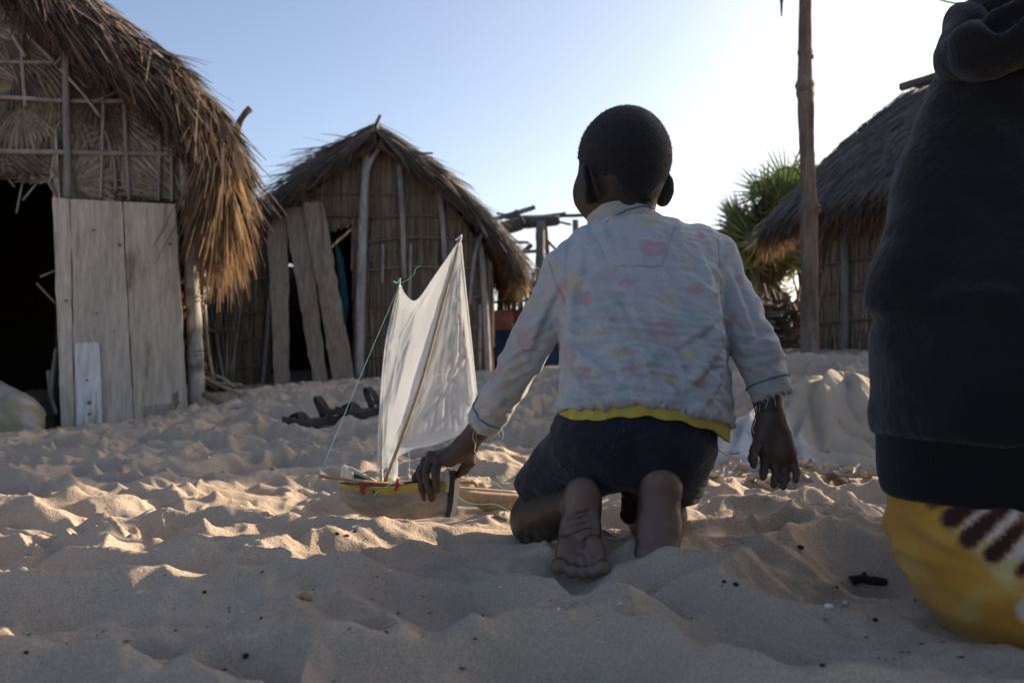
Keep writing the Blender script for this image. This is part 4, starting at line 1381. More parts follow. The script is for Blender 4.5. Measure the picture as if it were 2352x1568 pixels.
    hs.ell(hp(0, -.022, -.020), (.0610 + .0014, .060 + .0014, .060), RH, k=.02)
    hs.cap(hp(0, -.012, -.06), hp(0, -.016, -.10), .0442, .0436, k=.028)
    # hairline: behind the ears down to the nape, forehead in front
    q0 = HC

    def line(X, Y, Z):
        l = (X - q0[0]) * left[0] + (Y - q0[1]) * left[1] + (Z - q0[2]) * left[2]
        f = (X - q0[0]) * face[0] + (Y - q0[1]) * face[1] + (Z - q0[2]) * face[2]
        u_ = (X - q0[0]) * up[0] + (Y - q0[1]) * up[1] + (Z - q0[2]) * up[2]
        edge = np.where(f < .0, -.098 + np.clip(np.abs(l) - .012, 0, 1) * .75, -.05 + np.clip(f, 0, .1) * .95)
        edge = edge + .003 * np.sin(l * 160) + .002 * np.sin(f * 230 + 1)
        return edge - u_
    hs.cut(line)
    hV, hF = hs.mesh(1)
    hN = vnormals(hV, hF)
    near_ = -line(hV[:, 0], hV[:, 1], hV[:, 2])
    hV = hV - hN * (.0048 * sstep(.016, .0, near_ + .006 * noise3(hV[:, 0] / .008, hV[:, 1] / .008, hV[:, 2] / .008, 19)))[:, None]
    hair = obj('hair', hV, hF, M['hair'], boy)
    # tiny hairs standing off the cap
    mb = MB()
    pick = rng.choice(len(hV), 9000)
    P0, D = hV[pick], unit(hN[pick] + rng.normal(size=(len(pick), 3)) * .6)
    keep = np.abs(line(P0[:, 0], P0[:, 1], P0[:, 2])) > .012
    P0, D = P0[keep], D[keep]
    mb.blades(P0 - D * .001, D, rng.uniform(.002, .0042, len(P0)), .0005, 0, ccol((.012, .011, .011), len(P0), .5), segs=2, taper=.5)
    mb.build('short_curls', M['hair'], hair)

    # ---- shirt
    rows = []
    for v_, uc, a_px, d_, b_ in ((1030, 1480, 196, 1.425, .100), (985, 1479, 201, 1.425, .104), (940, 1479, 201, 1.428, .104), (860, 1481, 193, 1.432, .100), (780, 1481, 188, 1.440, .096),
                                 (700, 1473, 186, 1.447, .092), (640, 1468, 184, 1.452, .084), (600, 1468, 178, 1.456, .074), (560, 1476, 160, 1.460, .062), (525, 1468, 118, 1.463, .052),
                                 (507, 1456, 92, 1.465, .050)):
        c = at(uc, v_, d_)
        rows.append((c[2], c[0], c[1], a_px / F * d_, b_))
    t = SDF((-.13, 1.22, .12), (.50, 1.76, .60), H)
    t.loft(rows, e=2.25)
    SLs, E1, E2, C1 = at(1302, 640, 1.455), at(1246, 735, 1.480), at(1196, 835, 1.525), at(1114, 965, 1.606)
    t.chain([SLs, E1, E2], [.040, .0355, .0345], k=.022)
    t.chain([E2, E2 * .5 + C1 * .5, C1], [.0345, .0335, .0305], k=.008)
    SRs, F1, F2, C2 = at(1640, 612, 1.465), at(1694, 710, 1.445), at(1741, 818, 1.422), at(1774, 905, 1.405)
    t.chain([SRs, F1, F2], [.041, .036, .0375], k=.022)
    t.chain([F2, F2 * .4 + C2 * .6, C2], [.0365, .031, .0285], k=.008)
    t.cap(at(1600, 560, 1.465), at(1652, 582, 1.466), .03, .028, k=.02)
    t.cap(at(1340, 575, 1.46), at(1290, 618, 1.457), .03, .03, k=.02)
    axL, axR = unit(C1 - E2), unit(C2 - F2)
    t.cut(lambda X, Y, Z: (X - C1[0]) * axL[0] + (Y - C1[1]) * axL[1] + (Z - C1[2]) * axL[2] - .004 + .0012 * np.sin(X * 700), (-.13, 1.5, .12), (.02, 1.76, .30))
    t.cut(lambda X, Y, Z: (X - C2[0]) * axR[0] + (Y - C2[1]) * axR[1] + (Z - C2[2]) * axR[2] - .004 + .0012 * np.sin(X * 620), (.345, 1.3, .12), (.50, 1.55, .32))

    def hem(X):
        return np.interp(X, [.05, .07, .11, .16, .20, .25, .30, .345, .40], [.228, .231, .242, .248, .247, .240, .226, .203, .195])
    zh = lambda X, Y, Z: hem(X) - Z + .06 * np.clip(Y - 1.40, 0, .2) + .0004 * np.sin(X * 90)
    t.cut(zh, (.04, 1.22, .12), (.352, 1.56, .36))
    # hollow hem and cuffs
    t.loft(rows, e=2.25, grow=-.008, zlo=.10, zhi=.275, op='s')
    t.cap(C1 + axL * .02, C1 - axL * .022, .0255, .024, op='s')
    t.cap(C2 + axR * .02, C2 - axR * .020, .0240, .023, op='s')
    V, Fc = t.mesh(1)
    N = vnormals(V, Fc)
    x, y, z = V.T
    u, v, d = uv_of(V)
    # folds: fine cross creases on the back, drag folds from the armpits, rings on the sleeves
    wob = noise3(x / .11, y / .11, z / .11, 30) * .012
    fine = 1 - np.abs(noise3((x + z * .25) / .060, y / .10, (z + wob + (x - .2) * .12) / .0125, 31)) * 2
    fine2 = 1 - np.abs(noise3((x - z * .5) / .04, y / .08, (z + x * .5 + wob) / .011, 33)) * 2
    mid = 1 - np.abs(noise3((x + .45 * z) / .030, y / .08, (z - .8 * x) / .090, 34)) * 2
    soft = noise3(x / .055, y / .08, z / .14, 35)
    diag = 1 - np.abs(noise3((x * .75 + z * .66) / .022, y / .1, (z * .75 - x * .66) / .12, 36)) * 2
    torso = (u > 1305) & (u < 1662)
    back = sstep(1300, 1340, u) * sstep(1670, 1630, u)
    low = sstep(640, 760, v)
    disp = back * (.0034 * fine * (.45 + .85 * low) + .0032 * fine2 * (.3 + low) + .0030 * mid + .0046 * soft)
    side = back * (sstep(1560, 1640, u) * sstep(560, 640, v) + sstep(1420, 1320, u) * sstep(600, 700, v))
    disp += side * .0075 * diag
    slv = 1 - back
    sl_t = (z - .2) / .3
    ring = 1 - np.abs(noise3(x / .07, y / .07, (z + np.where(u < 1300, -.6, .45) * x) / .021, 37)) * 2
    lng = noise3((x + np.where(u < 1300, -.62, .5) * -z * .9) / .020, y / .03, z / .10, 38)
    disp += slv * (.0038 * ring * sstep(560, 800, v) + .0036 * lng)
    def crease(P, w_, h_):
        out = np.zeros(len(V))
        P = np.array(P, float)
        best, sg = np.full(len(V), 1e3), np.zeros(len(V))
        tt = np.zeros(len(V))
        for i in range(len(P) - 1):
            p, q = P[i], P[i + 1]
            pq = q - p
            t_ = np.clip(((u - p[0]) * pq[0] + (v - p[1]) * pq[1]) / (pq @ pq), 0, 1)
            dx, dy = u - p[0] - t_ * pq[0], v - p[1] - t_ * pq[1]
            r_ = np.hypot(dx, dy)
            c_ = r_ < best
            best, sg, tt = np.where(c_, r_, best), np.where(c_, np.sign(dx * pq[1] - dy * pq[0]), sg), np.where(c_, (i + t_) / (len(P) - 1), tt)
        w2 = np.where(sg > 0, w_ * .5, w_ * 1.4)
        return (h_ * np.exp(-(best / w2) ** 2) - .6 * h_ * np.exp(-((best - w_) / (w_ * .6)) ** 2) * (sg > 0)) * np.sin(math.pi * np.clip(tt * .96 + .02, 0, 1)) * (N[:, 1] < .3)
    for P_, w_, h_ in (([(1605, 585), (1628, 680), (1648, 780), (1664, 900)], 15, .0075), ([(1655, 700), (1610, 760), (1545, 800)], 12, .005), ([(1660, 745), (1612, 850), (1560, 910)], 13, .006),
                       ([(1664, 800), (1630, 900), (1590, 955)], 12, .005), ([(1345, 560), (1326, 660), (1318, 790), (1312, 900)], 16, .0065), ([(1305, 775), (1350, 830), (1420, 855)], 12, .005),
                       ([(1300, 830), (1345, 890), (1410, 915)], 11, .0045), ([(1302, 700), (1345, 640), (1400, 610)], 12, .004), ([(1350, 760), (1440, 742), (1540, 765)], 9, .003), ([(1370, 805), (1470, 790), (1590, 820)], 9, .0032),
                       ([(1340, 712), (1430, 690), (1500, 700)], 9, .0028), ([(1400, 870), (1500, 850), (1620, 872)], 9, .0032), ([(1420, 560), (1480, 552), (1560, 562)], 9, .0025), ([(1330, 935), (1450, 900), (1600, 930)], 8, .0022),
                       ([(1290, 640), (1245, 730), (1205, 830)], 12, .005), ([(1275, 770), (1225, 860), (1170, 940)], 12, .0055), ([(1262, 800), (1215, 800), (1180, 770)], 9, .0045), ([(1240, 850), (1195, 850), (1150, 830)], 9, .004),
                       ([(1665, 600), (1700, 690), (1735, 790)], 13, .005), ([(1690, 800), (1730, 790), (1785, 770)], 10, .005), ([(1695, 835), (1740, 830), (1795, 815)], 10, .0045), ([(1668, 720), (1700, 770), (1720, 840)], 10, .0045)):
        disp = disp + crease(P_, w_, h_)
    V = V + N * (disp - .001)[:, None]
    # printed dots
    dots = [(1502, 571, 32, 18, 0), (1350, 687, 14, 17, 0), (1296, 670, 18, 32, 0), (1438, 652, 19, 11, 0), (1591, 669, 17, 16, 0), (1520, 763, 32, 22, 0), (1315, 817, 17, 25, 0), (1347, 859, 16, 16, 0),
            (1448, 849, 20, 9, 0), (1603, 876, 17, 17, 0), (1205, 775, 17, 18, 0), (1136, 842, 20, 27, 0), (1414, 497, 18, 8, 0), (1682, 735, 12, 16, 0), (1745, 860, 12, 10, 0),
            (1253, 738, 16, 11, 1), (1338, 746, 18, 15, 1), (1421, 699, 14, 11, 1), (1515, 822, 24, 17, 1), (1330, 915, 20, 17, 1), (1433, 896, 17, 12, 1), (1581, 915, 18, 10, 1), (1668, 680, 13, 24, 1),
            (1394, 537, 18, 9, 1), (1576, 723, 16, 12, 1), (1165, 905, 12, 12, 1), (1165, 790, 12, 18, 1), (1560, 990, 12, 10, 1), (1500, 510, 22, 13, 2), (1527, 687, 20, 14, 2), (1579, 603, 11, 10, 2),
            (1411, 618, 14, 8, 2), (1424, 812, 20, 15, 2), (1326, 650, 16, 28, 2), (1315, 855, 12, 24, 2), (1581, 812, 15, 12, 2), (1537, 871, 14, 10, 2), (1271, 610, 14, 14, 2), (1655, 640, 10, 18, 2),
            (1700, 640, 12, 14, 0), (1725, 745, 10, 12, 2), (1230, 690, 12, 14, 2), (1190, 835, 14, 14, 2), (1310, 560, 12, 9, 1), (1605, 545, 14, 8, 0), (1463, 930, 14, 8, 0), (1380, 760, 12, 12, 2)]
    dcol = [A3(.44, .22, .28), A3(.22, .36, .38), A3(.44, .37, .19)]
    cb = A3(.375, .39, .405)
    C = np.tile(cb, (len(V), 1)) * (1 + .05 * noise3(x / .03, y / .03, z / .03, 40))[:, None]
    nb = N[:, 1] < .25
    for (du, dv, ru, rv, ci) in dots:
        r = np.sqrt(((u - du) / ru) ** 2 + ((v - dv) / rv) ** 2) + .12 * noise3(x / .012, y / .012, z / .012, 41)
        f = sstep(1.25, .7, r) * nb * (.52 + .25 * noise3(x / .02, y / .02, z / .02, 42))
        C = C * (1 - f[:, None]) + dcol[ci] * f[:, None]
    # the same print goes round to the front, where dots fall at random
    pr = random.Random(3)
    for _ in range(40):
        c = V[pr.randrange(len(V))]
        i = pr.randrange(3)
        r = np.sqrt(((V - c) ** 2).sum(1)) / pr.uniform(.009, .017)
        f = sstep(1.15, .85, r) * (~nb) * .6
        C = C * (1 - f[:, None]) + dcol[i] * f[:, None]
    # grubby sleeves and hem
    g = np.clip(sstep(1290, 1180, u) * .8 + sstep(1690, 1760, u) * sstep(700, 820, v) * .6 + sstep(850, 960, v) * .25, 0, 1) * (.6 + .5 * noise3(x / .04, y / .04, z / .04, 43))
    C = C * (1 - g[:, None] * .55) + A3(.29, .25, .195) * g[:, None] * .55
    # seams: a stitched patch at the yoke, armhole seam, hem line (dark dashed thread)
    def seam(p, q, w_=1.3, dash=0.0):
        p, q = np.array(p, float), np.array(q, float)
        pq = q - p
        tt = np.clip(((u - p[0]) * pq[0] + (v - p[1]) * pq[1]) / (pq @ pq), 0, 1)
        r = np.hypot(u - p[0] - tt * pq[0], v - p[1] - tt * pq[1])
        f = sstep(w_ + .9, w_ - .3, r) * nb
        if dash:
            f = f * (np.sin(tt * np.linalg.norm(pq) / dash * 6.283) > -.2)
        return f
    sm = np.zeros(len(V))
    for p, q, ww, da in (((1410, 612), (1520, 612), 1.2, 0), (1520 and (1520, 612), (1546, 530), 1.1, 0), ((1368, 545), (1400, 612), .5, 0),
                         ((1262, 602), (1276, 650), 1.4, 0), ((1276, 650), (1303, 700), 1.4, 0), ((1648, 540), (1655, 700), 1.2, 0)):
        sm = np.maximum(sm, seam(p, q, ww, da))
    hole = sstep(6, 2, np.hypot(u - 1549, v - 526)) * nb
    sm = np.maximum(sm, hole)
    C = C * (1 - .38 * sm[:, None]) + A3(.06, .10, .12) * (.38 * sm[:, None])
    V = V - N * (.0012 * sm)[:, None]
    shirt = obj('shirt', V, Fc, M['shirt'], boy, C)

    # collar: a soft standing band, the left side turned up
    mb = MB()
    cc = at(1447, 500, 1.468)
    nu, nv = 90, 8
    ang = np.linspace(0, 2 * math.pi, nu, endpoint=False)
    rows_ = []
    for j in range(nv + 1):
        tj = j / nv
        a_ = ang
        backw = (-np.cos(a_) + 1) / 2                       # 1 behind (towards the viewer)
        lft = np.clip(-np.sin(a_), 0, 1)
        rad = .0545 + .011 * (1 - tj) ** 1.4 + .003 * np.sin(a_ * 3 + 1) + .0022 * np.sin(a_ * 7) * tj + .010 * lft * tj * (backw > .02)
        hgt = -.012 + tj * (.027 + .010 * lft)
        Px = cc[0] + np.sin(a_) * rad * 1.02
        Py = cc[1] + np.cos(a_) * rad * .84
        Pz = cc[2] + hgt - .028 * (np.cos(a_) * .5 + .5) * 1.0 + .004 * np.sin(a_ * 2 + .6) - .010 * np.sin(a_) ** 2
        rows_.append(np.stack([Px, Py, Pz], 1))
    Pm = np.array(rows_)
    th = .004
    inner = Pm.copy()
    inner[..., 0] = cc[0] + (Pm[..., 0] - cc[0]) * (1 - th / .055)
    inner[..., 1] = cc[1] + (Pm[..., 1] - cc[1]) * (1 - th / .055)
    allr = np.concatenate([Pm, inner[::-1]])
    m = len(allr)
    Fq = [(j * nu + i, j * nu + (i + 1) % nu, ((j + 1) % m) * nu + (i + 1) % nu, ((j + 1) % m) * nu + i) for j in range(m) for i in range(nu)]
    Vc = allr.reshape(-1, 3)
    Vc = Vc + (unit(Vc - cc) * (noise3(Vc[:, 0] / .02, Vc[:, 1] / .02, Vc[:, 2] / .008, 51) * .0014)[:, None])
    obj('collar', Vc, Fq, M['shirt'], shirt, np.tile(A3(.33, .315, .285), (len(Vc), 1)))
    mb = MB()
    pi_ = [tuple(unit(Pm[j, i] - cc) * .0012 + Pm[j, i]) for i, j in zip(range(56, 36, -1), np.clip(np.linspace(0, 10, 20).astype(int), 0, 8))]
    mb.tube(pi_, .0013, 6, sub=3)
    mb.build('piping', M['teal'], shirt, True)

    def ringpipe(C_, ax, r, back_):
        e1 = unit(np.cross(ax, (0, 1, 0)))
        e2 = np.cross(ax, e1)
        c = C_ - ax * back_
        P = []
        dirs = []
        for a_ in np.linspace(0, 2 * math.pi, 48):
            dirs.append(e1 * math.cos(a_) + e2 * math.sin(a_))
        for dr in dirs:       # find the cloth surface in that direction
            rel = V - c
            h_ = np.abs(rel @ ax) < .004
            rr = rel[h_]
            rr = rr - (rr @ ax)[:, None] * ax
            ln = np.linalg.norm(rr, axis=1)
            cs = (rr @ dr) / (ln + 1e-9)
            okk = (cs > .985) & (ln < .05)
            P.append(c + dr * ((np.percentile(ln[okk], 90) if okk.any() else r) + .0004))
        P.append(P[0])
        mb_ = MB()
        mb_.tube(P, .0014, 6, sub=2, cap=False)
        mb_.build('piping', M['teal'], shirt, True)
    ringpipe(C1, axL, .031, .022)
    ringpipe(C2, axR, .029, .019)
    # frayed threads at the cuffs
    for C_, ax, rr in ((C1, axL, .029), (C2, axR, .0275)):
        mb = MB()
        e1 = unit(np.cross(ax, (0, 1, 0)))
        e2 = np.cross(ax, e1)
        for i in range(150):
            a_ = R.uniform(0, 6.283)
            dr = e1 * math.cos(a_) + e2 * math.sin(a_)
            long_ = R.random() < .06
            p = C_ + ax * .003 + dr * (rr + R.uniform(-.002, .001))
            L = R.uniform(.015, .03) if long_ else R.uniform(.002, .007)
            pts = [p, p + ax * L * .4 + dr * .002 + A3(R.gauss(0, .001), R.gauss(0, .001), 0), p + ax * L * .4 + A3(R.gauss(0, .003), R.gauss(0, .003), -L * .6)]
            mb.tube(pts, .00035 if not long_ else .0005, 4, sub=3)
        if C_ is C1:
            for (uu, ww) in (((1090, 985), [(1090, 985), (1086, 1005), (1092, 1020), (1090, 1035), (1096, 1045)]), ((1155, 985), [(1152, 985), (1156, 998), (1153, 1010)])):
                mb.tube([at(a, b, 1.585) for a, b in ww], .0007, 5, sub=4)
        else:
            for ww in ([(1738, 930), (1730, 950), (1735, 965), (1728, 985), (1733, 995)], [(1812, 915), (1818, 930), (1812, 938)]):
                mb.tube([at(a, b, 1.375) for a, b in ww], .0007, 5, sub=4)
        mb.build('frayed_threads', M['thread'], shirt)

    # ---- yellow undershirt showing below the hem
    yv = SDF((.04, 1.22, .10), (.37, 1.60, .34), H)
    yv.loft(rows, e=2.25, grow=-.0035, zlo=.10, zhi=.30)
    ylo = lambda X, Y, Z: hem(X) - np.interp(X, [.06, .08, .2, .3, .35], [.034, .026, .020, .023, .030]) - Z + .05 * np.clip(Y - 1.40, 0, .2) + .0015 * np.sin(X * 130 + 1)
    yv.cut(ylo)
    yv.loft(rows, e=2.25, grow=-.0125, zlo=.05, zhi=.275, op='s')
    V2, F2_ = yv.mesh(1)
    N2 = vnormals(V2, F2_)
    V2 = V2 + N2 * (.0015 * noise3(V2[:, 0] / .03, V2[:, 1] / .03, V2[:, 2] / .02, 60))[:, None]
    obj('undershirt', V2, F2_, M['yellow_cloth'], boy)

    # ---- dark leggings
    p = SDF((.0, 1.20, -.01), (.36, 1.75, .30), H)
    p.ell(at(1454, 985, 1.425), (.115, .090, .075))
    p.ell(at(1398, 1022, 1.408), (.063, .072, .066), k=.04)
    p.ell(at(1528, 1020, 1.408), (.066, .072, .066), k=.04)
    L0, L1 = at(1356, 1035, 1.445), at(1252, 1118, 1.548)
    p.chain([L0, L0 * .5 + L1 * .5, L1], [.066, .060, .0500], k=.03)
    R0, R1 = at(1535, 1035, 1.445), at(1522, 1140, 1.565)
    p.chain([R0, R0 * .5 + R1 * .5, R1], [.069, .064, .0540], k=.03)
    axl = unit(A3(-.35, .35, -1.0))
    cl = at(1250, 1140, 1.54)
    p.cut(lambda X, Y, Z: (X - cl[0]) * axl[0] + (Y - cl[1]) * axl[1] + (Z - cl[2]) * axl[2] - .006, (.0, 1.42, -.01), (.150, 1.75, .2))
    p.cap(at(1458, 1000, 1.325), at(1452, 1050, 1.330), .004, .006, k=.02, op='s')   # cleft
    cr_ = at(1550, 1152, 1.55)
    p.cut(lambda X, Y, Z: cr_[2] - Z + (X - cr_[0]) * .10 - (Y - cr_[1]) * .12, (.165, 1.30, -.01), (.36, 1.75, .2))
    p.chain([at(1490, 1085, 1.47), at(1462, 1130, 1.49), at(1446, 1180, 1.50)], [.030, .022, .013], k=.02)
    p.cut(lambda X, Y, Z: Z - .262, None, None)
    # rolled edges at the knees
    for c_, ax_, r_ in ((cl + axl * .003, axl, .048),):
        pass
    V3, F3 = p.mesh(1)
    N3 = vnormals(V3, F3)
    x, y, z = V3.T
    u, v, d = uv_of(V3)
    f1 = 1 - np.abs(noise3((x + z) / .10, y / .06, (z - .5 * x) / .020, 61)) * 2
    f2 = noise3(x / .05, y / .05, z / .05, 62)
    kn = sstep(1060, 1130, v)
    ring = 1 - np.abs(noise3(x / .10, y / .10, (z + .35 * x) / .011, 63)) * 2
    D3 = .0022 * f1 + .0022 * f2 + kn * .0026 * ring
    seamc = np.exp(-((u - 1458 + (v - 980) * -.08) / 2.2) ** 2) * (y < 1.40)
    V3 = V3 + N3 * (D3 - .0015 * seamc)[:, None]
    leg = obj('leggings', V3, F3, M['navy'], boy)
    # grains of sand stuck to the seat
    mb = MB()
    ok = np.nonzero((N3[:, 1] < -.2) & (u < 1450) & (v < 1100) & (noise3(x / .03, y / .03, z / .03, 66) > .05))[0]
    for i in rng.choice(ok, 130):
        c = V3[i]
        s_ = R.uniform(.0003, .0006)
        o4 = rng.normal(size=(4, 3)) * s_
        mb.add(c + N3[i] * .0006 + o4, [(0, 1, 2), (0, 2, 3), (0, 3, 1), (1, 3, 2)], (.45, .38, .3))
    g = mb.build('sand_grains', M['stone'], leg)
    g['kind'] = 'stuff'


build_boy()
# ------------------------------------------------------------------ toy outrigger sailing boat
boat = thing('toy_boat', 'toy wooden outrigger boat with a thin white sail held by the kneeling child', 'toy boat', at(900, 1192, 1.75))


def build_boat():
    stern, bow = at(1034, 1130, 1.686), at(780, 1115, 1.722)
    ax = stern - bow
    ax[2] = 0
    L = np.linalg.norm(ax)
    ax = ax / L
    sd_ = A3(ax[1], -ax[0], 0)                # towards the viewer
    if sd_[1] > 0:
        sd_ = -sd_
    # outline of the side in picture units, read along the hull
    us = np.array([0, .03, .08, .15, .25, .37, .5, .62, .75, .88, 1.0])
    top = np.interp(us, [0, .1, .3, .5, .7, .85, 1], [1108, 1110, 1113, 1113, 1105, 1102, 1102])
    bot = np.interp(us, [0, .03, .08, .15, .25, .37, .5, .62, .75, .88, 1.0], [1135, 1150, 1163, 1174, 1185, 1195, 1198, 1196, 1191, 1187, 1183])
    beam = np.interp(us, [0, .05, .15, .35, .6, .85, 1], [.006, .013, .022, .030, .030, .026, .021])
    m = 14
    V, C, Fc = [], [], []
    for i, t in enumerate(us):
        d = 1.722 + (1.686 - 1.722) * t
        u_ = 780 + (1034 - 780) * t
        zt, zb = at(u_, top[i], d)[2], at(u_, bot[i], d)[2]
        c = bow + ax * L * t
        for j in range(m + 1):               # near gunwale, keel, far gunwale
            q = j / m * 2 - 1
            hgt = abs(q) ** 1.9
            wdt = math.copysign(min(1, abs(q) * 1.25) ** .8, -q)
            z = zb + (zt - zb) * hgt
            p = A3(c[0], c[1], z) + sd_ * beam[i] * wdt
            V.append(p)
            band = sstep(.60, .66, (z - zb) / (zt - zb) + .015 * math.sin(t * 40))
            wd = A3(.20, .165, .125) * (1 + .12 * math.sin(t * 23 + j))
            ye = A3(.46, .33, .055)
            if .50 < t < .60 and q < 0:
                pass
            C.append(wd * (1 - band) + ye * band)
    n = len(us)
    # finer hull by interpolation
    Vg = np.array(V).reshape(n, m + 1, 3)
    Cg = np.array(C).reshape(n, m + 1, 3)
    tt = np.linspace(0, n - 1, 90)
    i0 = np.clip(tt.astype(int), 0, n - 2)
    f = (tt - i0)[:, None, None]
    Vg = Vg[i0] * (1 - f) + Vg[i0 + 1] * f
    for k_ in range(6):
        Vg[1:-1] = .25 * Vg[:-2] + .5 * Vg[1:-1] + .25 * Vg[2:]
    jj = np.linspace(0, m, 70)
    j0 = np.clip(jj.astype(int), 0, m - 1)
    g = (jj - j0)[None, :, None]
    Vg = Vg[:, j0] * (1 - g) + Vg[:, j0 + 1] * g
    ztop = np.maximum(Vg[:, 0, 2], Vg[:, -1, 2])[:, None]
    zbot = Vg[:, :, 2].min(1)[:, None]
    rel = (Vg[..., 2] - zbot) / (ztop - zbot)
    T = np.linspace(0, 1, 90)[:, None] + 0 * rel
    bd = sstep(.79, .81, rel + .012 * noise2(T / .06, rel * 0, 70) + .05 * (T - .5))
    wood = A3(.235, .20, .16) * (1 + .18 * noise2(T / .05, rel / .02, 71) + .12 * noise2(T / .012, rel / .3, 72))[..., None]
    wood = wood * (1 - .6 * sstep(.35, .0, rel) * sstep(-.2, .4, noise2(T / .1, rel / .2, 73)))[..., None]
    yel = A3(.36, .255, .05) * (1 + .12 * noise2(T / .03, rel / .05, 74))[..., None]
    worn = sstep(.25, .5, noise2(T / .035, rel / .06, 75))
    yel = yel * (1 - .65 * worn)[..., None] + wood * (.65 * worn)[..., None]
    redp = (T > .375) & (T < .405) & (rel > .8)
    grn = (T > .48) & (T < .50) & (rel < .92)
    yel = np.where(redp[..., None], A3(.22, .035, .035), yel)
    yel = np.where(grn[..., None], A3(.03, .11, .085), yel)
    Cc = wood * (1 - bd[..., None]) + yel * bd[..., None]
    nn, mm = Vg.shape[:2]
    ins = Vg.copy()
    cen = Vg.mean(1, keepdims=True)
    ins[..., 0] = cen[..., 0] + (Vg[..., 0] - cen[..., 0]) * .86
    ins[..., 1] = cen[..., 1] + (Vg[..., 1] - cen[..., 1]) * .86
    ins[..., 2] = np.where(rel < .9, Vg[..., 2] + .006, Vg[..., 2])
    mb = MB()
    q = [(i * mm + j, i * mm + j + 1, (i + 1) * mm + j + 1, (i + 1) * mm + j) for i in range(nn - 1) for j in range(mm - 1)]
    mb.add(Vg.reshape(-1, 3), q, Cc.reshape(-1, 3))
    mb.add(ins.reshape(-1, 3), [f_[::-1] for f_ in q], wood.reshape(-1, 3) * .8)
    o2 = nn * mm
    rim = []
    for j in (0, mm - 1):
        for i in range(nn - 1):
            rim.append((i * mm + j, (i + 1) * mm + j, o2 + (i + 1) * mm + j, o2 + i * mm + j))
    Va, Fa = np.concatenate(mb.V), mb.F + rim
    Ca = np.concatenate(mb.C)
    # close both ends
    Fa.append(tuple(range((nn - 1) * mm, nn * mm)))
    Fa.append(tuple(range(mm - 1, -1, -1)))
    obj('hull', Va, Fa, M['hull'], boat, Ca)
    # raised stern board: white with a dark edge
    zc = lambda v_: at(1034, v_, 1.686)[2]
    c = stern
    mb = MB()

    def prism(prof, y0, y1, col):
        """profile of (along hull, height) extruded across the hull"""
        P = [c + ax * a - A3(0, 0, c[2]) + A3(0, 0, z) for a, z in prof]
        k = len(P)
        V_ = [p + sd_ * y0 for p in P] + [p + sd_ * y1 for p in P]
        Fq = [tuple(range(k)), tuple(range(2 * k - 1, k - 1, -1))] + [(i, i + k, (i + 1) % k + k, (i + 1) % k) for i in range(k)]
        mb.add(V_, Fq, col)
    prism([(-.040, zc(1124)), (.004, zc(1126)), (.006, zc(1079)), (-.010, zc(1078)), (-.026, zc(1092))], .0215, .0195, (.62, .62, .60))
    mb.build('stern_board', M['paint'], boat)
    mb = MB()
    prism([(-.040, zc(1124)), (.004, zc(1126)), (.006, zc(1079)), (-.010, zc(1078)), (-.026, zc(1092))], -.0215, -.0195, (.62, .62, .60))
    mb.build('stern_board', M['paint'], boat)
    mb = MB()
    prism([(-.034, zc(1118)), (-.020, zc(1112)), (-.032, zc(1098))], .0225, .0216, (.02, .09, .08))
    mb.build('stern_mark', M['paint'], boat)
    mb = MB()
    pr = [(1183, .000), (1165, .004), (1150, .006), (1130, .008), (1110, .010), (1090, .010), (1077, .008)]
    jag = [(v_ + 0, a + R.uniform(-.0012, .0012)) for v_, a in pr]
    poly = [(a - .006, zc(v_)) for v_, a in jag] + [(a + .004, zc(v_)) for v_, a in jag[::-1]]
    prism(poly, .022, -.022, (.03, .028, .028))
    mb.build('transom', M['hull'], boat)
    # bow wedge: pale board over a green one
    mb = MB()
    b = lambda u_, v_, dd=0.: at(u_, v_, 1.722 + (1.686 - 1.722) * (u_ - 780) / 254 + dd)
    for dd, cA in ((-.012, (.60, .57, .50)), (.010, (.50, .48, .44))):
        mb.slab([b(784, 1105, dd), b(822, 1108, dd), b(806, 1077, dd), b(788, 1070, dd)], .004, cA, n=(4, 6), seed=2, edge=.002)
    mb.slab([b(812, 1105, -.014), b(862, 1110, -.014), b(850, 1102, -.014), b(813, 1086, -.014)], .003, (.025, .10, .075), n=(4, 4))
    mb.slab([b(800, 1078, -.016), b(866, 1108, -.016), b(864, 1103, -.016), b(804, 1071, -.016)], .005, (.48, .42, .33), n=(8, 3), edge=.001)
    mb.slab([b(780, 1108, -.008), b(790, 1106, .012), b(806, 1074, .012), b(786, 1070, -.008)], .003, (.56, .54, .48), n=(3, 4))
    mb.tube([b(788, 1070), b(797, 1076), b(806, 1075)], [.004, .0055, .003], 8, (.5, .44, .36), wob=.3)
    mb.build('bow_board', M['paint'], boat)
    # spars
    canec = A3(.30, .185, .085)

    def spar(name, P, r, c_=canec, seed=1):
        mb_ = MB()
        mb_.tube([at(*p) for p in P], r, 8, c_, wob=.12, seed=seed, sub=8)
        return mb_.build(name, M['cane'], boat, True)
    spar('outrigger_pole', [(733, 1093, 1.640), (865, 1108, 1.692), (1045, 1119, 1.80), (1190, 1130, 1.90)], [.0032, .0030, .0028, .0028])
    spar('outrigger_pole', [(868, 1106, 1.80), (960, 1106, 1.85), (1047, 1107, 1.88), (1085, 1106, 1.90), (1097, 1117, 1.905)], [.0024, .0026, .0045, .0050, .0030], A3(.23, .16, .09), 5)
    spar('yard', [(882, 1112, 1.722), (960, 900, 1.722), (1010, 722, 1.722), (1057, 546, 1.720)], [.0036, .0032, .0028, .0020], A3(.36, .26, .15), 2)
    spar('mast', [(877, 1114, 1.728), (876, 1040, 1.750), (884, 850, 1.80), (917, 655, 1.85)], [.0036, .0033, .0028, .0022], A3(.52, .44, .33), 3)
    # outrigger float
    mb = MB()
    n2, m2 = 26, 12
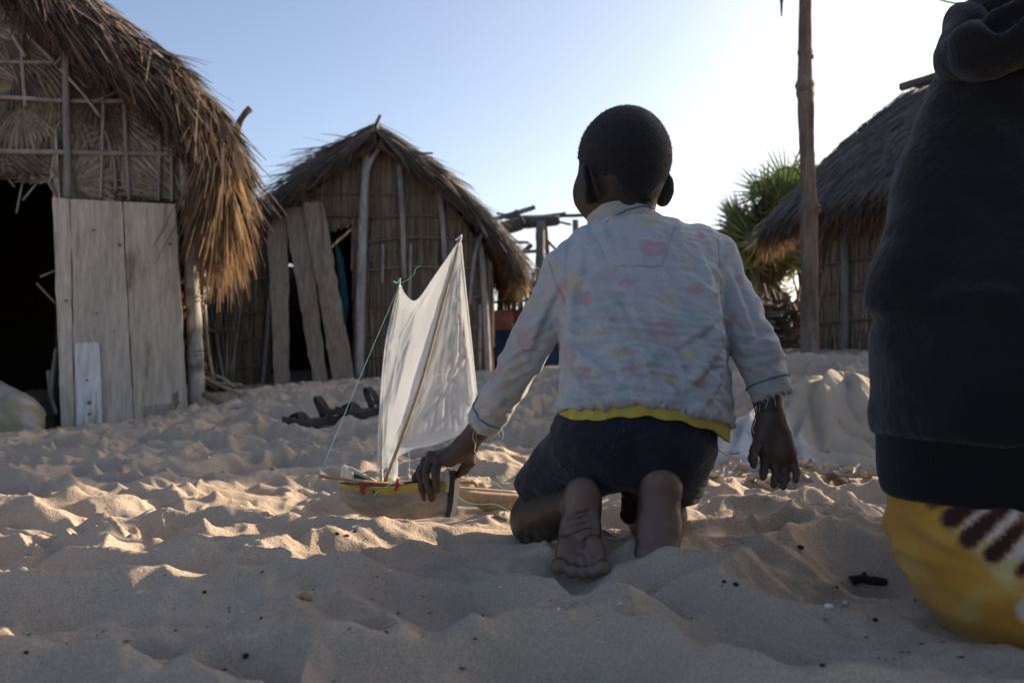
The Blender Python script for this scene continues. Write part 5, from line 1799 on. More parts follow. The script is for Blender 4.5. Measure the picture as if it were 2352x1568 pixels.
    V, Fc, C = [], [], []
    f0, f1 = at(1048, 1128, 1.885), at(1235, 1140, 1.96)
    fd = f1 - f0
    fs = unit(A3(fd[1], -fd[0], 0))
    for i in range(n2 + 1):
        t = i / n2
        c_ = f0 + fd * t
        half = .017 * min(1, (t * 4 + .05)) * min(1, ((1 - t) * 4 + .05))
        dep = .040 * min(1, (t * 2.4) ** .7 + .05) * min(1, ((1 - t) * 2.4) ** .7 + .05)
        for j in range(m2):
            a = j / m2 * 2 * math.pi
            V.append(c_ + fs * math.cos(a) * half + A3(0, 0, min(math.sin(a), .0) * dep + max(math.sin(a), 0) * .003))
            C.append(A3(.26, .20, .145) * (1 + .15 * math.sin(i * 2.1 + j)))
    Fc = [(i * m2 + j, i * m2 + (j + 1) % m2, (i + 1) * m2 + (j + 1) % m2, (i + 1) * m2 + j) for i in range(n2) for j in range(m2)]
    mb.add(V, Fc, np.array(C))
    mb.build('outrigger_float', M['hull'], boat, True)
    # sail
    S = 90
    e = lambda P: smooth_curve(np.array([at(*p) for p in P]), np.zeros(len(P)), 30)[0]

    def resamp(P, n_):
        l = np.r_[0, np.cumsum(np.linalg.norm(np.diff(P, axis=0), axis=1))]
        q = np.linspace(0, l[-1], n_)
        return np.stack([np.interp(q, l, P[:, i]) for i in range(3)], 1)
    lft = resamp(e([(867, 1088, 1.735), (871, 960, 1.765), (884, 800, 1.805), (904, 706, 1.84), (918, 652, 1.858)]), S)
    rgt = resamp(e([(1095, 907, 1.815), (1082, 780, 1.785), (1069, 660, 1.75), (1058, 548, 1.723)]), S)
    bot = resamp(e([(867, 1088, 1.735), (935, 1036, 1.745), (1010, 1016, 1.768), (1078, 978, 1.80), (1095, 907, 1.815)]), S)
    topc = resamp(e([(918, 652, 1.858), (930, 676, 1.83), (957, 690, 1.79), (1000, 632, 1.752), (1058, 548, 1.723)]), S)
    s_, t_ = np.meshgrid(np.linspace(0, 1, S), np.linspace(0, 1, S), indexing='ij')
    P = ((1 - s_)[..., None] * lft[None, :, :] + s_[..., None] * rgt[None] + (1 - t_)[..., None] * bot[:, None] + t_[..., None] * topc[:, None]
         - (((1 - s_) * (1 - t_))[..., None] * lft[0] + (s_ * (1 - t_))[..., None] * rgt[0] + ((1 - s_) * t_)[..., None] * lft[-1] + (s_ * t_)[..., None] * rgt[-1]))
    # lies over the yard: bulges away on both sides of the diagonal
    u, v, d = uv_of(P.reshape(-1, 3))
    yu = np.interp(v, [546, 722, 900, 1108], [1057, 1010, 960, 882])
    dy = np.interp(v, [546, 722, 900, 1108], [1.720, 1.722, 1.728, 1.745])
    off = (u - yu).reshape(S, S)
    bel = .030 * (1 - np.exp(-np.clip(off, 0, None) / 60)) - .004
    fold = .020 * np.exp(-((off + 45) / 22) ** 2) * sstep(560, 700, v).reshape(S, S) + .012 * np.exp(-((off + 95) / 16) ** 2)
    near = np.exp(-(off / 26) ** 2)
    edge = np.minimum(np.minimum(s_, 1 - s_), np.minimum(t_, 1 - t_))
    em = sstep(0, .10, edge)
    dd = d.reshape(S, S)
    tgt = dy.reshape(S, S) + .004
    nd = dd * (1 - near) + tgt * near + (bel * em + fold * em) * (1 - near)
    # creases: fan out from the tack and the peak
    ang1 = np.arctan2(u - 860, 1110 - v).reshape(S, S)
    ang2 = np.arctan2(u - 1058, v - 520).reshape(S, S)
    r1 = 1 - np.abs(noise2(ang1 / .05, np.hypot(u - 860, v - 1110).reshape(S, S) / 260, 81)) * 2
    r2 = 1 - np.abs(noise2(ang2 / .035, np.hypot(u - 1058, v - 540).reshape(S, S) / 200, 82)) * 2
    r3 = noise2(u.reshape(S, S) / 16, v.reshape(S, S) / 60, 83)
    nd = nd + em * (.0036 * r1 + .0034 * r2 + .0022 * r3)
    q = nd / dd
    Pn = (P - A3(0, 0, CAM_Z)) * q[..., None] + A3(0, 0, CAM_Z)
    Fq = [(i * S + j, (i + 1) * S + j, (i + 1) * S + j + 1, i * S + j + 1) for i in range(S - 1) for j in range(S - 1)]
    sail = obj('sail', Pn.reshape(-1, 3), Fq, M['sail'], boat)
    # hem of the sail: rolled edge thicker than the sheet
    mb = MB()
    for ed in (Pn[-1], Pn[:, 0], Pn[0], Pn[:, -1]):
        mb.tube(ed[::3], .0013, 5)
    mb.build('sail_hem', M['sail'], sail, True)
    # a loose strip of sheet hanging behind the mast
    P4 = [[at(890 + i * 6, 1040 + j * 16, 1.80 + .004 * math.sin(i * 2 + j)) for i in range(5)] for j in range(5)]
    P4 = [[p if j < 4 else p + A3((2 - i) * .0025, 0, 0) for i, p in enumerate(rw)] for j, rw in enumerate(P4)]
    mb = MB()
    mb.add(np.array(P4).reshape(-1, 3), [(j * 5 + i, j * 5 + i + 1, (j + 1) * 5 + i + 1, (j + 1) * 5 + i) for j in range(4) for i in range(4)])
    mb.build('sail_tail', M['sail'], sail, True)
    # small red marks and a burn hole
    mb = MB()
    u2, v2, d2 = uv_of(Pn.reshape(-1, 3))

    def onsail(a, b):
        i = np.argmin((u2 - a) ** 2 + (v2 - b) ** 2)
        return at(a, b, d2[i] - .0012)
    for ln in (((1052, 720), (1056, 736), (1054, 748)), ((1054, 740), (1062, 744)), ((1064, 760), (1066, 775)), ((1052, 800), (1056, 812)), ((1064, 795), (1069, 808), (1068, 826)), ((1065, 815), (1068, 822)), ((1028, 856), (1036, 850))):
        mb = MB()
        mb.tube([onsail(*p) for p in ln], .0005, 4, (.4, .05, .05), sub=3)
        mb.build('red_stitch', M['red_thread'], sail, True)
    mb = MB()
    c_ = onsail(1010, 854)
    mb.tube([c_, c_ + A3(0, -.0006, 0)], .0016, 10, (.02, .02, .02))
    mb.build('hole', M['dark'], sail)
    # lines
    def line(P, r=.0006, name='rigging_line', m_=M['string']):
        mb_ = MB()
        mb_.tube([at(*p) for p in P], r, 5, sub=8)
        return mb_.build(name, m_, boat, True)
    line([(733, 1092, 1.640), (825, 870, 1.755), (917, 655, 1.852)], .00055)
    line([(918, 652, 1.85), (940, 640, 1.85), (952, 627, 1.85), (954, 618, 1.85), (966, 610, 1.85)], .0006)
    line([(903, 646, 1.85), (912, 650, 1.85), (919, 640, 1.85), (916, 668, 1.849), (920, 676, 1.848)], .0014)
    line([(939, 1034, 1.752), (941, 1104, 1.78)], .0006)
    line([(1046, 552, 1.718), (1054, 546, 1.718), (1060, 540, 1.718), (1058, 552, 1.718), (1052, 565, 1.718)], .0013, 'lashing', M['cane'])
    line([(733, 1092, 1.640), (722, 1108, 1.66), (712, 1118, 1.66)], .0005)
    line([(738, 1128, 1.66), (733, 1140, 1.66), (738, 1150, 1.640)], .0005)
    line([(1050, 1138, 1.86), (1070, 1152, 1.85), (1100, 1158, 1.84), (1135, 1157, 1.84), (1160, 1168, 1.83), (1176, 1176, 1.83)], .0007)
    line([(1083, 1048, 1.64), (1072, 1075, 1.72), (1076, 1100, 1.86), (1082, 1108, 1.90)], .0006)
    line([(1110, 1098, 1.9), (1140, 1110, 1.9), (1155, 1121, 1.9), (1178, 1116, 1.9)], .0006)
    line([(858, 1138, 1.678), (872, 1125, 1.678), (895, 1112, 1.678), (912, 1108, 1.678), (925, 1116, 1.678), (915, 1122, 1.678), (890, 1118, 1.678), (870, 1132, 1.70)], .0006)
    line([(880, 1122, 1.678), (905, 1110, 1.678), (926, 1112, 1.678), (940, 1126, 1.695), (955, 1120, 1.695)], .0006)
    line([(902, 1100, 1.79), (908, 1106, 1.79), (912, 1100, 1.79)], .0012)
    line([(1390, 1232, 1.36), (1415, 1236, 1.40), (1432, 1230, 1.42)], .0008)
    for cx, cy in ((835, 1117), (911, 1114)):
        mb = MB()
        for k_ in range(5):
            x0 = cx + R.uniform(-4, 4)
            mb.tube([at(x0 - 3, cy + 17, 1.686 - (cx - 835) / 254 * .036), at(x0 + R.uniform(-3, 3), cy, 1.680 - (cx - 835) / 254 * .036), at(x0 + 4, cy - 14, 1.70 - (cx - 835) / 254 * .036)], .0010, 6, sub=5)
        mb.build('lashing', M['red_thread'], boat, True)


build_boat()
# ------------------------------------------------------------------ the seated adult at the right edge
adult = thing('person', 'person sitting on the sand in a black hooded sweatshirt and yellow patterned cloth', 'person', (.66, 1.08, 0))


def build_adult():
    D0 = 1.04
    zz = lambda v_: at(2300, v_, D0)[2]
    ctr = 2545

    def rows_of(tab):
        out = []
        for v_, ul, b, cy in tab:
            a = (ctr - ul) / F * D0
            out.append((zz(v_), (ctr - 1176) / F * D0, cy, a, b))
        return sorted(out)
    tor = rows_of([(1145, 2052, .150, 1.05), (1060, 2044, .155, 1.05), (985, 2034, .160, 1.05), (900, 2025, .160, 1.05), (800, 2022, .158, 1.05), (720, 2030, .155, 1.05),
                   (640, 2045, .150, 1.055), (540, 2075, .145, 1.06), (420, 2138, .135, 1.07), (300, 2205, .115, 1.08), (200, 2270, .090, 1.09), (120, 2330, .07, 1.10)])
    s = SDF((.36, .72, .06), (1.04, 1.46, .98), .005)
    s.loft(tor, e=2.2)
    sh, elb = at(2300, 272, 1.05), at(2106, 655, 1.03)
    s.chain([sh, at(2204, 430, 1.045), elb], [.082, .068, .046], k=.04)
    s.cap(elb, at(2240, 800, 1.30), .046, .036, k=.02)
    sh2 = sh.copy()
    sh2[0] = 2 * tor[0][1] - sh[0]
    el2 = elb.copy()
    el2[0] = 2 * tor[0][1] - elb[0]
    s.chain([sh2, el2], [.082, .05], k=.04)
    s.cap(el2, A3(.70, 1.36, .3), .05, .036, k=.02)
    # the hood, bunched round the neck
    s.chain([at(2200, 95, 1.02), at(2214, 128, 1.02), at(2260, 110, .98), at(2380, 62, .95), at(2520, 50, .94)], [.016, .026, .031, .033, .034], k=.012)
    s.chain([at(2202, 85, 1.03), at(2212, 50, 1.05), at(2245, 35, 1.06), at(2330, -5, 1.02), at(2500, -20, 1.0)], [.018, .018, .018, .030, .034], k=.008)
    s.ell(at(2217, 92, 1.04), (.021, .04, .036), k=.01)
    s.ell(at(2520, 10, 1.05), (.11, .10, .05), k=.03)
    s.cap(at(2215, 75, 1.0), at(2300, 60, .955), .004, .008, k=.018, op='s')
    s.cap(at(2300, 60, .955), at(2400, 10, .93), .008, .010, k=.018, op='s')
    s.cut(lambda X, Y, Z: zz(1000) - Z)
    V, Fc = s.mesh(2)
    u, v, d = uv_of(V)
    N = vnormals(V, Fc)
    x, y, z = V.T
    f = 1 - np.abs(noise3(x / .16, y / .16, (z + .25 * x) / .045, 90)) * 2
    f2 = 1 - np.abs(noise3((x + z * .7) / .05, y / .15, (z - x * .7) / .2, 91)) * 2
    el = np.exp(-((v - 690) / 70) ** 2)
    V = V + N * (.0055 * f * (.25 + 1.2 * el) + .003 * f2 + .004 * noise3(x / .09, y / .09, z / .09, 92))[:, None]
    top = obj('hooded_sweatshirt', V, Fc, M['hoodie'], adult)
    # ribbed waistband
    r = SDF((.36, .72, .06), (1.04, 1.40, .40), .005)
    rib = rows_of([(1142, 2053, .150, 1.05), (1120, 2050, .153, 1.05), (1000, 2040, .158, 1.05), (975, 2040, .155, 1.05)])
    r.loft(rib, e=2.2, grow=.001)
    V, Fc = r.mesh(2)
    N = vnormals(V, Fc)
    an = np.arctan2(V[:, 1] - 1.05, V[:, 0] - tor[0][1])
    V = V + N * (.0010 * np.sin(an * 260))[:, None] * 0 + N * (.003 * noise3(V[:, 0] / .08, V[:, 1] / .08, V[:, 2] / .05, 93))[:, None]
    obj('ribbed_hem', V, Fc, M['rib'], top)
    # fuzz of the fabric against the light
    mb = MB()
    ok = np.nonzero(N[:, 0] < .3)[0]
    # ---- patterned cloth
    k = SDF((.36, .70, -.08), (1.10, 1.62, .30), .005)
    sk = rows_of([(1500, 2230, .13, 1.06), (1450, 2192, .155, 1.06), (1400, 2150, .165, 1.06), (1330, 2114, .172, 1.06), (1260, 2092, .17, 1.06), (1200, 2080, .165, 1.055), (1135, 2066, .146, 1.05), (1090, 2085, .13, 1.05)])
    k.loft(sk, e=2.3)
    k.ell(A3(.76, 1.26, .07), (.20, .24, .11), k=.05)
    V, Fc = k.mesh(2)
    N = vnormals(V, Fc)
    x, y, z = V.T
    u, v, d = uv_of(V)
    fr = 1 - np.abs(noise3(x / .11, y / .11, (z + .2 * x) / .035, 95)) * 2
    V = V + N * (.004 * noise3(x / .06, y / .06, z / .04, 96) + .0055 * fr * sstep(1420, 1200, v) * sstep(1130, 1200, v) * 1.3)[:, None]
    C = np.tile(A3(.43, .215, .032), (len(V), 1))
    pale = sstep(-.1, .5, noise3(x / .05, y / .05, z / .05, 97))
    C = C * (1 - .5 * pale)[:, None] + A3(.46, .33, .11) * (.5 * pale)[:, None]
    org = sstep(.0, .6, noise3(x / .07, y / .07, z / .05, 98)) * sstep(1180, 1330, v)
    C = C * (1 - .6 * org)[:, None] + A3(.36, .15, .012) * (.6 * org)[:, None]
    nz_ = noise3(x / .022, y / .022, z / .022, 99)

    def petal(p, q, w0, w1, col, soft=5.0):
        nonlocal C
        p, q = np.array(p, float), np.array(q, float)
        pq = q - p
        tt = np.clip(((u - p[0]) * pq[0] + (v - p[1]) * pq[1]) / (pq @ pq), 0, 1)
        r_ = np.hypot(u - p[0] - tt * pq[0], v - p[1] - tt * pq[1]) - (w0 + (w1 - w0) * tt) + nz_ * 3
        f_ = sstep(soft, -soft, r_) * (N[:, 1] < .3)
        C = C * (1 - f_[:, None]) + np.asarray(col) * f_[:, None]
    br, cr, ru = (.035, .014, .012), (.50, .42, .36), (.25, .09, .03)
    petal((2200, 1190), (2320, 1290), 22, 44, (.46, .35, .15), 16)
    petal((2190, 1140), (2330, 1150), 26, 60, cr, 8)
    petal((2250, 1200), (2420, 1190), 34, 60, cr, 8)
    petal((2310, 1260), (2470, 1210), 24, 60, cr, 8)
    for p, q, w0, w1 in (((2145, 1146), (2235, 1120), 19, 4), ((2188, 1188), (2290, 1122), 23, 3), ((2230, 1232), (2385, 1100), 22, 6), ((2283, 1272), (2430, 1120), 19, 6), ((2345, 1312), (2480, 1170), 11, 8)):
        petal(p, q, w0 + 5, w1 + 5, ru, 6)
        petal(p, q, w0, w1, br, 4)
    # the same print further round
    pr = random.Random(8)
    for _ in range(60):
        c = V[pr.randrange(len(V))]
        if uv_of(c[None])[0][0] < 2360:
            continue
        r_ = np.sqrt(((V - c) ** 2).sum(1)) / pr.uniform(.01, .025)
        f_ = sstep(1.2, .8, r_)
        C = C * (1 - f_[:, None]) + np.asarray(pr.choice([br, cr, ru])) * f_[:, None]
    obj('patterned_cloth', V, Fc, M['skirt'], adult, C)
    # ---- body: head, neck, hands and folded legs
    b = SDF((.36, .72, -.05), (1.10, 1.78, 1.16), .005)
    hc = A3((ctr - 1176) / F * D0, 1.12, .90)
    b.ell(hc, (.074, .095, .10))
    b.ell(hc + A3(0, .055, -.055), (.055, .045, .06), k=.04)
    b.ell(hc + A3(0, .10, -.03), (.013, .02, .022), k=.015)
    b.ell(hc + A3(0, .097, -.068), (.025, .012, .009), k=.01)
    for sg in (-1, 1):
        b.ell(hc + A3(sg * .078, 0, -.02), (.010, .02, .032), k=.008)
        b.ell(hc + A3(sg * .032, .098, .005), (.016, .010, .010), k=.012, op='s')
    b.cap(hc + A3(0, .0, -.06), hc + A3(0, -.03, -.22), .052, .056, k=.03)
    b.ell(A3(hc[0], 1.07, .45), (.13, .09, .18), k=.04)
    b.ell(A3(hc[0], 1.05, .16), (.15, .10, .10), k=.05)
    for sg, w_ in ((-1, at(2240, 800, 1.30)), (1, A3(.70, 1.36, .3))):
        b.cap(w_ + A3(0, -.05, .01), w_ + A3(.01, .04, -.005), .027, .026, k=.01)
        b.cap(w_ + A3(.01, .04, -.005), w_ + A3(.02, .11, -.03), .035, .036, k=.012, flat=((0, .2, 1), .5))
        for i in range(4):
            p0 = w_ + A3(-.012 + i * .02, .12, -.032)
            b.chain([p0, p0 + A3(.003, .035, -.022), p0 + A3(.006, .045, -.052)], [.0105, .0095, .0075], k=.006)
        b.chain([w_ + A3(.035, .04, -.01), w_ + A3(.055, .08, -.02), w_ + A3(.05, .12, -.04)], [.014, .011, .008], k=.01)
    for sg in (-1, 1):
        b.cap(A3(.76 + sg * .05, 1.12, .09), A3(.78 + sg * .08, 1.36, .09), .06, .045, k=.02)
        b.cap(A3(.78 + sg * .08, 1.36, .08), A3(.77 + sg * .06, 1.16, .03), .04, .035, k=.02)
    V, Fc = b.mesh(2)
    ok = obj('body', V, Fc, M['skin'], adult, np.tile(A3(.05, .029, .021), (len(V), 1)))
    h = SDF(hc - .16, hc + .16, .005)
    h.ell(hc + A3(0, -.008, .012), (.082, .100, .102))
    h.cut(lambda X, Y, Z: (hc[2] - .055 + np.clip((Y - hc[1] + .02), 0, 1) * 1.05) - Z)
    V, Fc = h.mesh(1)
    obj('hair', V, Fc, M['hair'], adult)


build_adult()
# ------------------------------------------------------------------ post, palms, clutter
def build_post():
    p0 = at(1858, 862, 5.5)
    t = thing('wooden_post', 'tall knotty bare wooden post standing in the sand before the right hut', 'post', p0)
    pts = [(1858, 895), (1860, 760), (1859, 640), (1858, 520), (1856, 420), (1853, 330), (1850, 240), (1849, 150), (1850, 60), (1850, -60), (1846, -300)]
    rr = np.array([21, 20, 19, 20, 17, 17, 19, 16.5, 15, 14, 12]) / F * 5.5
    P, r = smooth_curve(np.array([at(u, v, 5.5) for u, v in pts]), rr, 16)
    vv = uv_of(P)[1]
    for kv, kk, kw in ((195, .30, 9), (215, .18, 7), (478, .22, 14), (120, .14, 6), (605, .08, 10)):
        r = r * (1 + kk * np.exp(-((vv - kv) / kw) ** 2))
    mb = MB()
    mb.tube(P, r, 18, (.17, .125, .095), wob=.10, seed=31)
    V, C = np.concatenate(mb.V), np.concatenate(mb.C).copy()
    g = sstep(-.2, .4, noise3(V[:, 0] / .03, V[:, 1] / .03, V[:, 2] / .5, 32)) * sstep(.9, .2, V[:, 2])
    C = C * (1 - .6 * g)[:, None] + A3(.24, .215, .19) * (.6 * g)[:, None]
    ra = sstep(.05, .4, noise3(V[:, 0] / .025, V[:, 1] / .025, V[:, 2] / .35, 33))
    C = C * (1 - .55 * ra)[:, None] + A3(.055, .04, .035) * (.55 * ra)[:, None]
    obj('trunk', V, mb.F, M['bark'], t, C)
    mb = MB()
    mb.tube([at(1870, 470, 5.48), at(1878, 482, 5.46), at(1881, 478, 5.45)], [.03, .026, .014], 10, (.16, .11, .08), wob=.25, seed=3, sub=5)
    mb.build('branch_stub', M['bark'], t, True)
    mb = MB()
    mb.tube([at(1851, 205, 5.47), at(1838, 202, 5.45)], [.03, .012], 8, (.12, .085, .065), wob=.3, seed=5, sub=4)
    mb.build('knot', M['bark'], t, True)
    mb = MB()
    mb.tube([at(1853, 128, 5.5), at(1868, 132, 5.47)], [.025, .012], 8, (.2, .13, .08), wob=.3, seed=6, sub=4)
    mb.build('knot', M['bark'], t, True)
    mb = MB()
    mb.tube([at(1848, -170, 5.5), at(1815, -90, 5.5), at(1797, -20, 5.5), at(1795, 38, 5.5)], [.03, .024, .014, .004], 8, (.08, .06, .05), wob=.25, seed=7, sub=6)
    mb.build('side_branch', M['bark'], t, True)
    wmb = MB()
    wmb.tube([at(1848, -120, 5.5), at(2000, -55, 5.4), at(2150, -3, 5.3), (at(2205, 10, 5.3)), at(2240, 20, 5.2), at(2330, 22, 5.1), at(2450, -40, 5.0)], .007, 6, (.1, .12, .11), sub=10)
    wmb.build('line', M['string'], t, True)


build_post()


def palm(name_loc, label, hgt, nleaf, spread, seed, rmax=.62):
    pr = random.Random(seed)
    base = np.asarray(name_loc, float)
    t = thing('fan_palm', label, 'palm', base, 'fan palms behind the right hut')
    stems, leaf = MB(), MB()
    for i in range(nleaf):
        an = pr.uniform(0, 6.283)
        el = pr.uniform(.5, 1.0)
        L = hgt * pr.uniform(.55, 1.0) * (.55 + .45 * el)
        hd = A3(math.cos(an), math.sin(an), 0)
        tip = base + hd * spread * (1.15 - el) * L * 1.2 + A3(0, 0, L * (.55 + .45 * el))
        midp = base * .5 + tip * .5 + A3(0, 0, .12 * L) - hd * .05
        b0 = base + hd * .05 + A3(0, 0, .05)
        stems.tube([b0, midp, tip], [.024, .015, .010], 6, A3(.16, .14, .07) * pr.uniform(.6, 1.1), sub=5)
        # fan: stiff pointed blades in a half circle
        ax = unit(tip - midp)
        sd1 = unit(np.cross(ax, A3(pr.gauss(0, .5), pr.gauss(0, .5), 1) + hd * .4))
        nrm = np.cross(ax, sd1)
        n = pr.randint(18, 26)
        rad = rmax * pr.uniform(.7, 1.1)
        th = np.linspace(-2.0, 2.0, n)
        D = np.outer(np.cos(th), ax) + np.outer(np.sin(th), sd1) + nrm * pr.uniform(-.2, .2)
        g = pr.random()
        colr = A3(.10, .155, .055) * pr.uniform(.6, 1.35) + g * A3(.03, .015, .0) if pr.random() > .22 else A3(.17, .13, .075) * pr.uniform(.7, 1.1)
        inner = .42
        # joined inner part of the fan, pleated
        Pi = [tip]
        for k in range(n):
            Pi.append(tip + unit(D[k]) * rad * inner + nrm * (.012 if k % 2 else -.012))
        leaf.add(Pi, [(0, k, k + 1) for k in range(1, n)], colr)
        Dk = unit(D)
        P0 = tip + Dk * rad * inner * .9
        leaf.blades(P0, Dk + rng.normal(size=(n, 3)) * .05, rad * (1.15 - inner) * rng.uniform(.75, 1.1, n), .038, .02, ccol(colr, n, .18, .05), segs=3, taper=1.0, side=np.tile(nrm, (n, 1)) + rng.normal(size=(n, 3)) * .35)
    # dead skirt and trunk
    tr = MB()
    tr.tube([base - A3(0, 0, .1), base + A3(.02, 0, hgt * .18), base + A3(.03, 0, hgt * .34)], [.12, .11, .07], 10, (.10, .075, .055), wob=.3, seed=seed, sub=5)
    tr.build('trunk', M['bark'], t, True)
    stems.build('leaf_stalks', M['palm'], t, True)
    cr = leaf.build('crown', M['palm'], t)
    return t


for (u, v, d, h, n, sp, lb, sd) in ((1765, 770, 12.0, 2.15, 34, .42, 'bushy green fan palm left of the tall post, fronds spread against the sky', 3),
                                    (1850, 765, 12.6, 2.35, 30, .40, 'green fan palm half hidden behind the tall post and hut eave', 4),
                                    (1725, 765, 13.2, 1.55, 20, .35, 'lower fan palm at the left of the palm clump', 5)):
    P = at(u, v, d)
    palm((P[0], P[1], gz(P[0], P[1]) - .02), lb, h, n, sp, sd)


def build_rack():
    """weathered pole rack beyond the middle hut"""
    d = 11.0
    p0 = at(1245, 850, d)
    t = thing('pole_rack', 'rack of weathered grey poles piled on posts beside the middle hut', 'rack', p0)
    a = lambda u, v, dd=0.: at(u, v, d + dd)
    for P, r in (([a(1244, 860), a(1242, 700), a(1240, 560), a(1243, 508)], .055), ([a(1262, 640, .3), a(1256, 560, .3), a(1252, 520, .3)], .03), ([a(1150, 860, .9), a(1152, 540, .9)], .05), ([a(1330, 860, 1.), a(1322, 505, 1.)], .045)):
        pole('post', P, r, t, (.17, .16, .145), M['bark'], seed=R.randrange(99), wob=.15)
    for P, r in (([a(1130, 505), a(1190, 488), a(1222, 478), a(1228, 474)], .03), ([a(1150, 520, .1), a(1210, 508, .1), a(1285, 505, .1)], .055), ([a(1130, 530, .2), a(1180, 520, .2), a(1280, 511, .2)], .04),
                 ([a(1160, 500, .4), a(1250, 497, .4), a(1352, 494, .4)], .022), ([a(1180, 512, .5), a(1260, 507, .5), a(1312, 516, .5)], .016), ([a(1184, 482, -.1), a(1196, 500, -.1), a(1204, 512, -.1)], .018),
                 ([a(1150, 575, .2), a(1210, 578, .2), a(1250, 574, .2)], .022), ([a(1200, 580, .3), a(1222, 562, .3)], .03), ([a(1150, 555), a(1215, 557)], .018), ([a(1250, 545, .1), a(1285, 582, .1)], .018),
                 ([a(1120, 545, .5), a(1200, 522, .5)], .035), ([a(1140, 490, .3), a(1215, 498, .3), a(1300, 489, .3)], .014)):
        pole('beam', P, r, t, A3(.18, .17, .15) * R.uniform(.7, 1.1), M['bark'], seed=R.randrange(99), wob=.2)


build_rack()


def stick_screen(name, label, cat, u0, u1, vt, vb, d, n, col, lean=.06, rails=()):
    p0 = at((u0 + u1) / 2, vb, d)
    t = thing(name, label, cat, p0)
    mb = MB()
    for i in range(n):
        u = u0 + (u1 - u0) * (i + R.random()) / n
        v1 = vb + R.uniform(-4, 10)
        v0 = vt + R.uniform(-.1, .25) * (vb - vt)
        le = R.gauss(0, lean) * (vb - vt)
        r = R.uniform(.006, .018)
        mb.tube([at(u, v1, d + R.uniform(-.1, .1)), at(u + le * .5 + R.gauss(0, 3), (v0 + v1) / 2, d), at(u + le, v0, d)], [r, r * .9, r * .6], 5, A3(*col) * R.uniform(.6, 1.3), sub=3)
    mb.build('sticks', M['wood'], t, True)
    for v in rails:
        pole('rail', [at(u0 - 4, v + 6, d - .06), at((u0 + u1) / 2, v, d - .06), at(u1 + 4, v - 4, d - .06)], .014, t, A3(*col) * .8, seed=int(v))
    return t


stick_screen('stick_fence', 'untidy grey stick fence between the palm-leaf hut and the reed hut', 'fence', 452, 535, 560, 895, 7.6, 60, (.16, .14, .115), .10, (640, 760))
stick_screen('stick_fence', 'straw and stick fence under the right eave of the middle hut', 'fence', 1112, 1300, 632, 850, 10.2, 110, (.22, .185, .14), .09, (690,))
# loose sticks lying at the foot of the corner post
for i, (P, r) in enumerate((([(455, 860, 5.6), (500, 882, 5.6), (552, 905, 5.5)], .012), ([(470, 905, 5.5), (520, 930, 5.35), (560, 942, 5.3)], .022), ([(468, 855, 5.7), (510, 868, 5.6), (540, 890, 5.6)], .010), ([(480, 878, 5.7), (556, 884, 5.7)], .010))):
    lb = ('thin pale stick leaning out from the foot of the corner post', 'thick grey driftwood stick lying in front of the corner post', 'short bent stick crossing the pale one beside the corner post',
          'level orange-brown stick beside the corner post')[i]
    mb = MB()
    mb.tube([at(*p) for p in P], r, 8, A3(.25, .19, .14) * (1, .7, .9, 1.2)[i], wob=.25, seed=i, sub=6)
    tag(mb.build('stick', M['wood'], None, True), lb, 'stick', 'sticks at the foot of the corner post')


def build_beached_boat():
    """painted plank boat seen end on behind the child"""
    d = 9.3
    p0 = at(1205, 852, d)
    t = thing('wooden_boat', 'beached wooden boat painted navy blue below and faded orange red above', 'boat', p0)
    a = lambda u, v, dd=0.: at(u, v, d + dd)
    mb = MB()
    mb.slab([a(1122, 852), a(1290, 850), a(1300, 752), a(1116, 756)], .05, (.022, .05, .11), n=(10, 8), wob=.02, seed=1, edge=.01)
    mb.slab([a(1290, 850), a(1300, 845, 1.6), a(1320, 750, 1.6), a(1300, 752)], .05, (.03, .045, .08), n=(8, 8), wob=.02, seed=4)
    mb.slab([a(1122, 852), a(1140, 848, 1.6), a(1130, 750, 1.6), a(1116, 756)], .05, (.03, .045, .08), n=(8, 8), wob=.02, seed=5)
    mb.build('hull', M['paint'], t)
    mb = MB()
    mb.slab([a(1112, 758, -.03), a(1176, 757, -.03), a(1178, 712, -.03), a(1112, 713, -.03)], .05, (.30, .12, .075), n=(8, 6), wob=.01, seed=2, edge=.01)
    mb.build('plank', M['paint'], t)
    mb = MB()
    mb.slab([a(1177, 757, -.03), a(1304, 752, -.03), a(1306, 708, -.03), a(1179, 711, -.03)], .05, (.17, .03, .035), n=(8, 6), wob=.01, seed=3, edge=.01)
    mb.build('plank', M['paint'], t)
    mb = MB()
    mb.slab([a(1286, 840, -.06), a(1300, 838, -.06), a(1300, 782, -.06), a(1284, 785, -.06)], .04, (.45, .38, .20), n=(4, 6), wob=.01, seed=6, edge=.01)
    mb.build('plank', M['paint'], t)


build_beached_boat()


